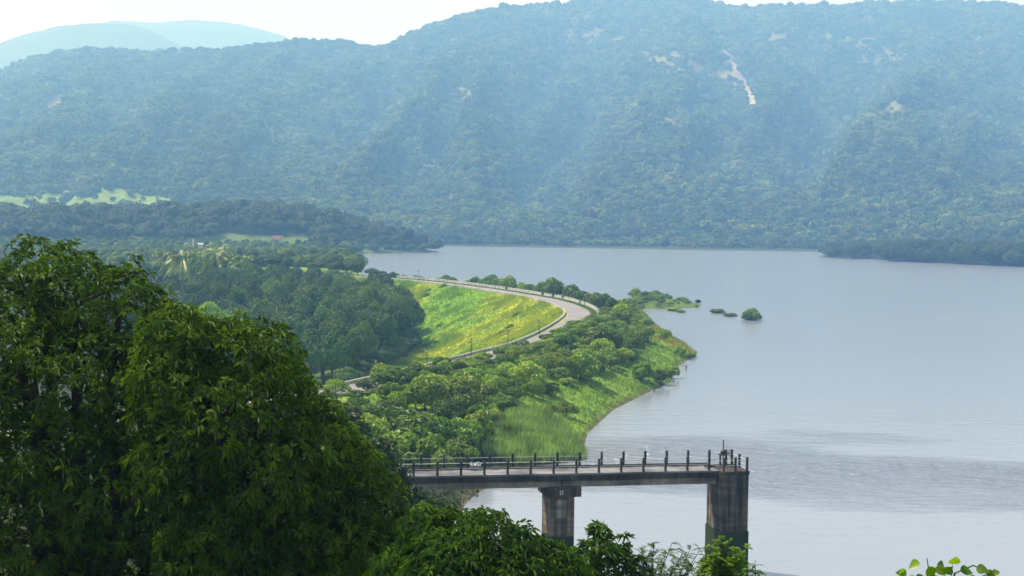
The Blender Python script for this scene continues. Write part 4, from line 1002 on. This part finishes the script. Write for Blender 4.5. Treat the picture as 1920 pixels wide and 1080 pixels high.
    m = MB(); m.tube([[0.62, -0.02 + 0.3 * math.sin(a), 1.15 + 0.3 * math.cos(a)] for a in np.linspace(0, 2 * PI, 17)], [0.03] * 17, 5); m.tube([[0.3, 0, 1.15], [0.62, 0, 1.15]], [0.03, 0.03], 5)
    for a in (0, PI / 2): m.tube([[0.62, 0.3 * math.sin(a), 1.15 + 0.3 * math.cos(a)], [0.62, -0.3 * math.sin(a), 1.15 - 0.3 * math.cos(a)]], [0.02, 0.02], 5)
    m.build('crank_wheel', M_IRON, he)
    # loose things left on the deck
    m = MB(); c0 = P0 + B(S + 0.35, 0.8, 0.03)
    for k in range(3):
        ph = k * 1.3; m.tube([c0 + [0.5 * math.cos(a + ph) * (1 - 0.02 * a), 0.28 * math.sin(a + ph), 0.06 + 0.05 * k + 0.16 * abs(math.sin(a * 1.5 + k))] for a in np.linspace(0, 6.2, 22)], [0.03] * 22, 5)
    tag(m.build('cable_coil', M_IRON), 'tangled dark cable coil lying on the deck where it meets the tower', 'cable')
    cc = P0 + B(2.75 * 1.0 + 1.0, W - 0.3, 0.0); g = 14; V = []; m = MB()
    for i in range(g):
        for j in range(g):
            u, v = i / (g - 1) - 0.5, j / (g - 1); nz = random.uniform(-0.09, 0.09)
            V.append(cc + e1 * (u * 0.95 + nz * 0.5) + e2 * (-0.28 * math.sin(v * 3.0) + nz) + up * (0.03 + v * 0.62 * (1.0 + 0.15 * math.sin(i * 0.8)) + nz * 0.5))
    m.add(V, np.array([[i * g + j, i * g + j + 1, (i + 1) * g + j + 1, (i + 1) * g + j] for i in range(g - 1) for j in range(g - 1)]))
    tag(m.build('crumpled_sheet', [rough_mat('speckled_plastic', (0.05, 0.07, 0.07), (0.6, 0.62, 0.64), 6, 0.5, 0)]), 'crumpled white speckled sheet leaning on the far railing of the footbridge', 'plastic sheet')
build_bridge()

# ------------------------------------------------------------------ FOREGROUND TREES
def big_tree(name, lobes_px, trunk_xy, m, label, n_cl, per, L, W, seed, trunk_r=0.4, cat='tree', drop=0.32, shell=0.2, low=-0.95, cut=0.7, stem='trunk', extra_limbs=True, tipup=0.25):
    """lobes given where they stand: (px, py, distance, radius m)"""
    global rng
    rng = np.random.default_rng(seed)
    lobes = [(dp(x, y, d), np.array([r, r, r * 0.95])) for x, y, d, r in lobes_px]
    base = np.array([trunk_xy[0], trunk_xy[1], float(ground_z(np.array([trunk_xy[0]]), np.array([trunk_xy[1]]))[0])])
    P, O = lobe_points(lobes, n_cl, shell, low, cut)
    e = empty(name, base); tag(e, label, cat)
    P = P - base
    # leaf rosettes at twig ends
    n = n_cl * per; B = np.repeat(P, per, 0); Ax = np.repeat(unit(O + [0, 0, 0.35] + rng.normal(0, 0.3, O.shape)), per, 0)
    a = rng.uniform(0, 6.28, n); t1 = unit(np.cross(Ax, [0.31, 0.2, 0.9])); t2 = np.cross(Ax, t1); rad = np.cos(a)[:, None] * t1 + np.sin(a)[:, None] * t2
    k = rng.uniform(-0.3, 1.0, n)[:, None]; D = unit(rad + Ax * k + np.array([0, 0, tipup - 0.35]))
    Nn = unit(Ax + rad * -0.2 + rng.normal(0, 0.2, (n, 3)))
    ln = L * rng.uniform(0.6, 1.2, n); patch = np.sin(P[:, 0] * 2.1 + seed) * np.sin(P[:, 2] * 2.4 + 1.3 * P[:, 1]) * 0.16
    tint = np.clip(np.repeat(rng.beta(1.6, 3, n_cl) + patch, per) + rng.normal(0, 0.12, n), 0, 1)
    mb = MB(); leaves(mb, B + rad * 0.03, D, Nn, ln, W * ln / L, tint, drop, 0.12)
    mb.build('crown', m, e)
    tb = MB(); C = np.array([l[0] for l in lobes]) - base
    fork = np.array([0.0, 0.0, 0.0]) + [C[:, 0].mean() * 0.4, C[:, 1].mean() * 0.4, max(C[:, 2].min() * 0.55, 1.0)]
    tb.tube([[0, 0, -0.6], fork * 0.5, fork], [trunk_r * 1.3, trunk_r, trunk_r * 0.85], 9)
    for c in C:
        mid = fork * 0.45 + c * 0.55 + np.array([0, 0, -0.25]) + rng.normal(0, 0.2, 3)
        tb.tube([fork, fork * 0.75 + mid * 0.25, mid, c], [trunk_r * 0.6, trunk_r * 0.5, trunk_r * 0.32, trunk_r * 0.16], 7)
        for j in range(7):
            s = rng.uniform(0.5, 1.0); q = mid * (1 - s) + c * s; w = P[rng.integers(0, len(P))]
            dd = np.linalg.norm(P - c, axis=1); near = np.where(dd < 2.2)[0]
            if len(near): w = P[rng.choice(near)]
            tb.tube([q, (q + w) / 2 + rng.normal(0, 0.12, 3), w], [trunk_r * 0.14, trunk_r * 0.09, trunk_r * 0.03], 5)
    tb.build(stem, M_BARK, e)
    return e
big_tree('mango_tree', [(80, 520, 31.5, 0.95), (20, 590, 31, 1.2), (140, 560, 30.6, 1.0), (-110, 640, 31, 2.0), (225, 575, 31, 1.0), (265, 640, 30.6, 1.1), (60, 720, 30.2, 1.6), (180, 720, 30, 1.3), (280, 790, 30.5, 1.5), (120, 850, 29.6, 1.4), (-60, 860, 30, 2.0), (230, 930, 29.6, 1.5), (60, 1000, 29.6, 1.5), (340, 960, 30.5, 1.4), (20, 1150, 30, 2.0), (260, 1150, 30, 1.8)],
         (-9.5, 31.5), M_MANGO, 'huge dark mango tree filling the lower left, the taller of the pair', 6600, 12, 0.175, 0.042, 31, 0.45)
big_tree('mango_tree', [(340, 655, 29, 0.95), (420, 678, 29.3, 1.0), (330, 720, 28.6, 1.0), (480, 690, 29, 1.05), (520, 770, 29.5, 1.05), (430, 790, 28.4, 1.2), (580, 830, 29.5, 1.0), (360, 860, 28.4, 1.2), (500, 900, 28.6, 1.3), (630, 890, 30, 1.05), (690, 950, 30.3, 0.9), (590, 980, 29.2, 1.2), (400, 1000, 28.8, 1.4), (660, 1060, 30, 1.2), (500, 1080, 29, 1.4), (720, 1060, 30.3, 0.8), (600, 1180, 29.5, 1.5)],
         (-5.2, 29.5), M_MANGO, 'lower dark mango tree stepping down to the right beside the footbridge', 6000, 12, 0.17, 0.041, 32, 0.4)
big_tree('glade_tree', [(700, 860, 106, 1.8), (735, 900, 105, 1.3), (690, 945, 104, 2.2), (650, 880, 108, 2.2), (765, 950, 104, 1.6), (730, 990, 103, 2.2), (815, 960, 105, 1.1), (650, 815, 112, 1.8)],
         (-10.5, 105), M_EDGE, 'light green tree hiding the landward end of the footbridge', 1500, 9, 0.5, 0.17, 35, 0.2, drop=0.3)
big_tree('leafy_bush', [(800, 1000, 26, 0.55), (850, 1010, 25.8, 0.6), (910, 1015, 25.5, 0.6), (830, 1060, 25.3, 0.7), (965, 1045, 25.5, 0.6), (930, 1075, 25.2, 0.7), (1015, 1065, 26, 0.6), (1050, 1085, 26, 0.6), (850, 1120, 25, 1.0), (960, 1130, 25, 0.9), (760, 1100, 26, 0.8)],
         (-0.8, 26), M_BUSH, 'glossy green bush with drooping pointed leaves in front of the pier', 2300, 9, 0.155, 0.04, 33, 0.12, 'bush', 0.5, 0.16, stem='stem')
big_tree('sapling', [(1120, 1040, 29, 0.42), (1150, 1060, 29, 0.45), (1095, 1075, 29, 0.5), (1180, 1085, 29, 0.5), (1130, 1110, 29, 0.7), (1122, 998, 29, 0.2), (1165, 1020, 29, 0.2)],
         (1.8, 29), M_BUSH, 'young leafy sapling rising against the water right of the pier', 330, 10, 0.2, 0.05, 34, 0.08, 'sapling', 0.3, 0.3, stem='stem')
def feathery(name, tips, trunk_xy, m, label, seed, leaf=0.06, spray=0.55, width=0.03):
    """open shrub of arching twigs set with fine leaflets"""
    global rng
    rng = np.random.default_rng(seed); r = rng
    base = np.array([trunk_xy[0], trunk_xy[1], float(ground_z(np.array([trunk_xy[0]]), np.array([trunk_xy[1]]))[0])]); e = empty(name, base); tag(e, label, 'shrub')
    tb = MB(); mb = MB()
    hub = dp(tips[0][0], 1200, tips[0][2]) - base
    tb.tube([[0, 0, -0.4], hub * 0.5, hub], [0.08, 0.06, 0.05], 6)
    for (x, y, d) in tips:
        p = dp(x, y, d) - base; pts = np.array([hub, hub * 0.5 + p * 0.5 + r.normal(0, 0.08, 3), p]); tb.tube(pts, [0.03, 0.018, 0.006], 5)
        for k in range(26):
            s = r.uniform(0.35, 1.0); b = pts[1] * (1 - (s - .35) / .65) + p * (s - .35) / .65
            dr = unit(r.normal(0, 1, 3) * [1, 1, 0.6] + [0, 0, 0.35]); Ls = spray * r.uniform(0.4, 1.0) * (1.1 - 0.6 * s)
            q = np.stack([b, b + dr * Ls * 0.5, b + dr * Ls + [0, 0, -0.25 * Ls]]); tb.tube(q, [0.006, 0.004, 0.002], 3)
            n = 14; S = np.linspace(0.1, 1, n); Bp = np.stack([np.interp(S, [0, .5, 1], q[:, j]) for j in range(3)], 1); sd = unit(np.cross(dr, [0.1, 0.2, 1]))
            for sg in (-1, 1): leaves(mb, Bp, sd * sg + dr * 0.5 + r.normal(0, 0.2, (n, 3)), np.tile(np.array([[0.1, 0, 1.0]]), (n, 1)) + r.normal(0, 0.3, (n, 3)), leaf * r.uniform(0.7, 1.3, n), width, np.clip(r.beta(2, 2, n), 0, 1), 0.15, 0.1, 0, True)
    mb.build('foliage', m, e); tb.build('stem', M_BARK, e)
feathery('feathery_shrub', [(1205 + 11 * i, 1030 + 14 * math.sin(i * 2.3) + (8 if i > 6 else 0), 31 + 0.3 * math.sin(i)) for i in range(11)], (3.6, 31), M_SAP, 'wispy feather leaved shrub between the sapling and the tower', 41, 0.06, 0.5, 0.022)
feathery('feathery_shrub', [(1318 + 7 * i, 1035 + 13 * math.sin(i * 1.9 + 1) - (14 if 3 < i < 8 else 0), 30 + 0.3 * math.cos(i)) for i in range(13)] + [(1350, 1060, 30), (1375, 1070, 30), (1330, 1065, 30)], (5.0, 30), M_VINE, 'bright green fine leaved shrub in front of the tower foot', 42, 0.075, 0.42, 0.035)
feathery('feathery_shrub', [(1402, 1062, 31), (1416, 1050, 31), (1425, 1068, 31), (1436, 1075, 31)], (5.4, 31), M_SAP, 'thin wispy twigs just right of the tower foot', 43, 0.05, 0.35, 0.018)
def climber():
    global rng
    rng = np.random.default_rng(51); d = 12.0; base = dp(1770, 1400, d); base[2] = float(ground_z(np.array([base[0]]), np.array([base[1]]))[0])
    e = empty('climbing_vine', base); tag(e, 'tip of a bright green vine with broad leaves at the bottom right edge', 'vine')
    tb = MB(); runs = [[(1750, 1300), (1748, 1140), (1744, 1085), (1738, 1046)], [(1775, 1300), (1780, 1150), (1783, 1090), (1786, 1060)], [(1800, 1300), (1810, 1140), (1830, 1085), (1862, 1073), (1866, 1080)], [(1730, 1300), (1715, 1150), (1700, 1095), (1690, 1072)], [(1760, 1200), (1790, 1075), (1825, 1060), (1850, 1072)]]
    tb.tube([[0, 0, -0.3], dp(1765, 1320, d) - base], [0.05, 0.03], 6)
    for rr in runs: tb.tube([dp(x, y, d) - base for x, y in rr], np.linspace(0.012, 0.004, len(rr)), 5)
    tb.build('stem', M_SAP, e)
    LV = [(1741, 1062, -70, .13), (1725, 1055, 200, .12), (1752, 1066, -20, .12), (1785, 1058, 80, .14), (1770, 1062, 150, .11), (1800, 1070, 0, .13), (1830, 1068, 10, .13), (1848, 1074, -15, .11), (1815, 1082, -40, .13), (1760, 1080, -120, .15), (1735, 1082, -150, .14), (1700, 1078, 160, .12), (1690, 1074, 100, .08), (1780, 1085, -60, .16), (1720, 1088, 190, .13), (1800, 1092, -80, .14), (1862, 1076, 30, .08), (1745, 1092, -90, .14), (1772, 1076, 60, .12)]
    for i, (x, y, ang, s) in enumerate(LV):
        a = math.radians(ang); D = np.array([math.cos(a), rng.uniform(-0.6, 0.2), math.sin(a)]); nn = np.array([rng.uniform(-0.4, 0.4), -0.7, 0.8])
        D = unit(D); S_ = unit(np.cross(D, nn)); nn = np.cross(S_, D); p = dp(x, y, d + rng.uniform(-0.15, 0.15)) - base; s = s * 0.86
        prof = [(0, 0.0), (0.12, 0.3), (0.3, 0.46), (0.5, 0.44), (0.72, 0.28), (0.9, 0.1), (1.0, 0.0)]; V = []
        for q, wd in prof:
            m_ = p + D * s * q + np.array([0, 0, -0.22 * s * q * q]); 
            V += [m_ - S_ * s * wd + nn * s * wd * 0.3, m_, m_ + S_ * s * wd + nn * s * wd * 0.3]
        Fa = np.array([[k * 3 + c, k * 3 + c + 1, k * 3 + c + 4, k * 3 + c + 3] for k in range(6) for c in (0, 1)])
        mb = MB(); mb.add(V, Fa, rng.uniform(0.1, 1.0), 0, True); mb.build('leaf', M_VINE, e)
climber()

# ------------------------------------------------------------------ HAZE
def build_haze():
    m = bpy.data.materials.new('haze_air'); m.use_nodes = True; nt = m.node_tree; nt.nodes.clear()
    o = nt.nodes.new('ShaderNodeOutputMaterial'); v = nt.nodes.new('ShaderNodeVolumePrincipled')
    v.inputs['Density'].default_value = HAZE_DENSITY; v.inputs['Color'].default_value = (*HAZE_COLOR, 1); v.inputs['Absorption Color'].default_value = (1, 1, 1, 1); v.inputs['Anisotropy'].default_value = 0.2
    nt.links.new(v.outputs[0], o.inputs['Volume'])
    mb = MB(); x, y0, y1, z0, z1 = 14300, -500, 14300, -15.2, 1230
    mb.add([[-x, y0, z0], [x, y0, z0], [x, y1, z0], [-x, y1, z0], [-x, y0, z1], [x, y0, z1], [x, y1, z1], [-x, y1, z1]], np.array([[0, 3, 2, 1], [4, 5, 6, 7], [0, 1, 5, 4], [1, 2, 6, 5], [2, 3, 7, 6], [3, 0, 4, 7]]))
    tag(mb.build('haze', m), kind='stuff')
build_haze()
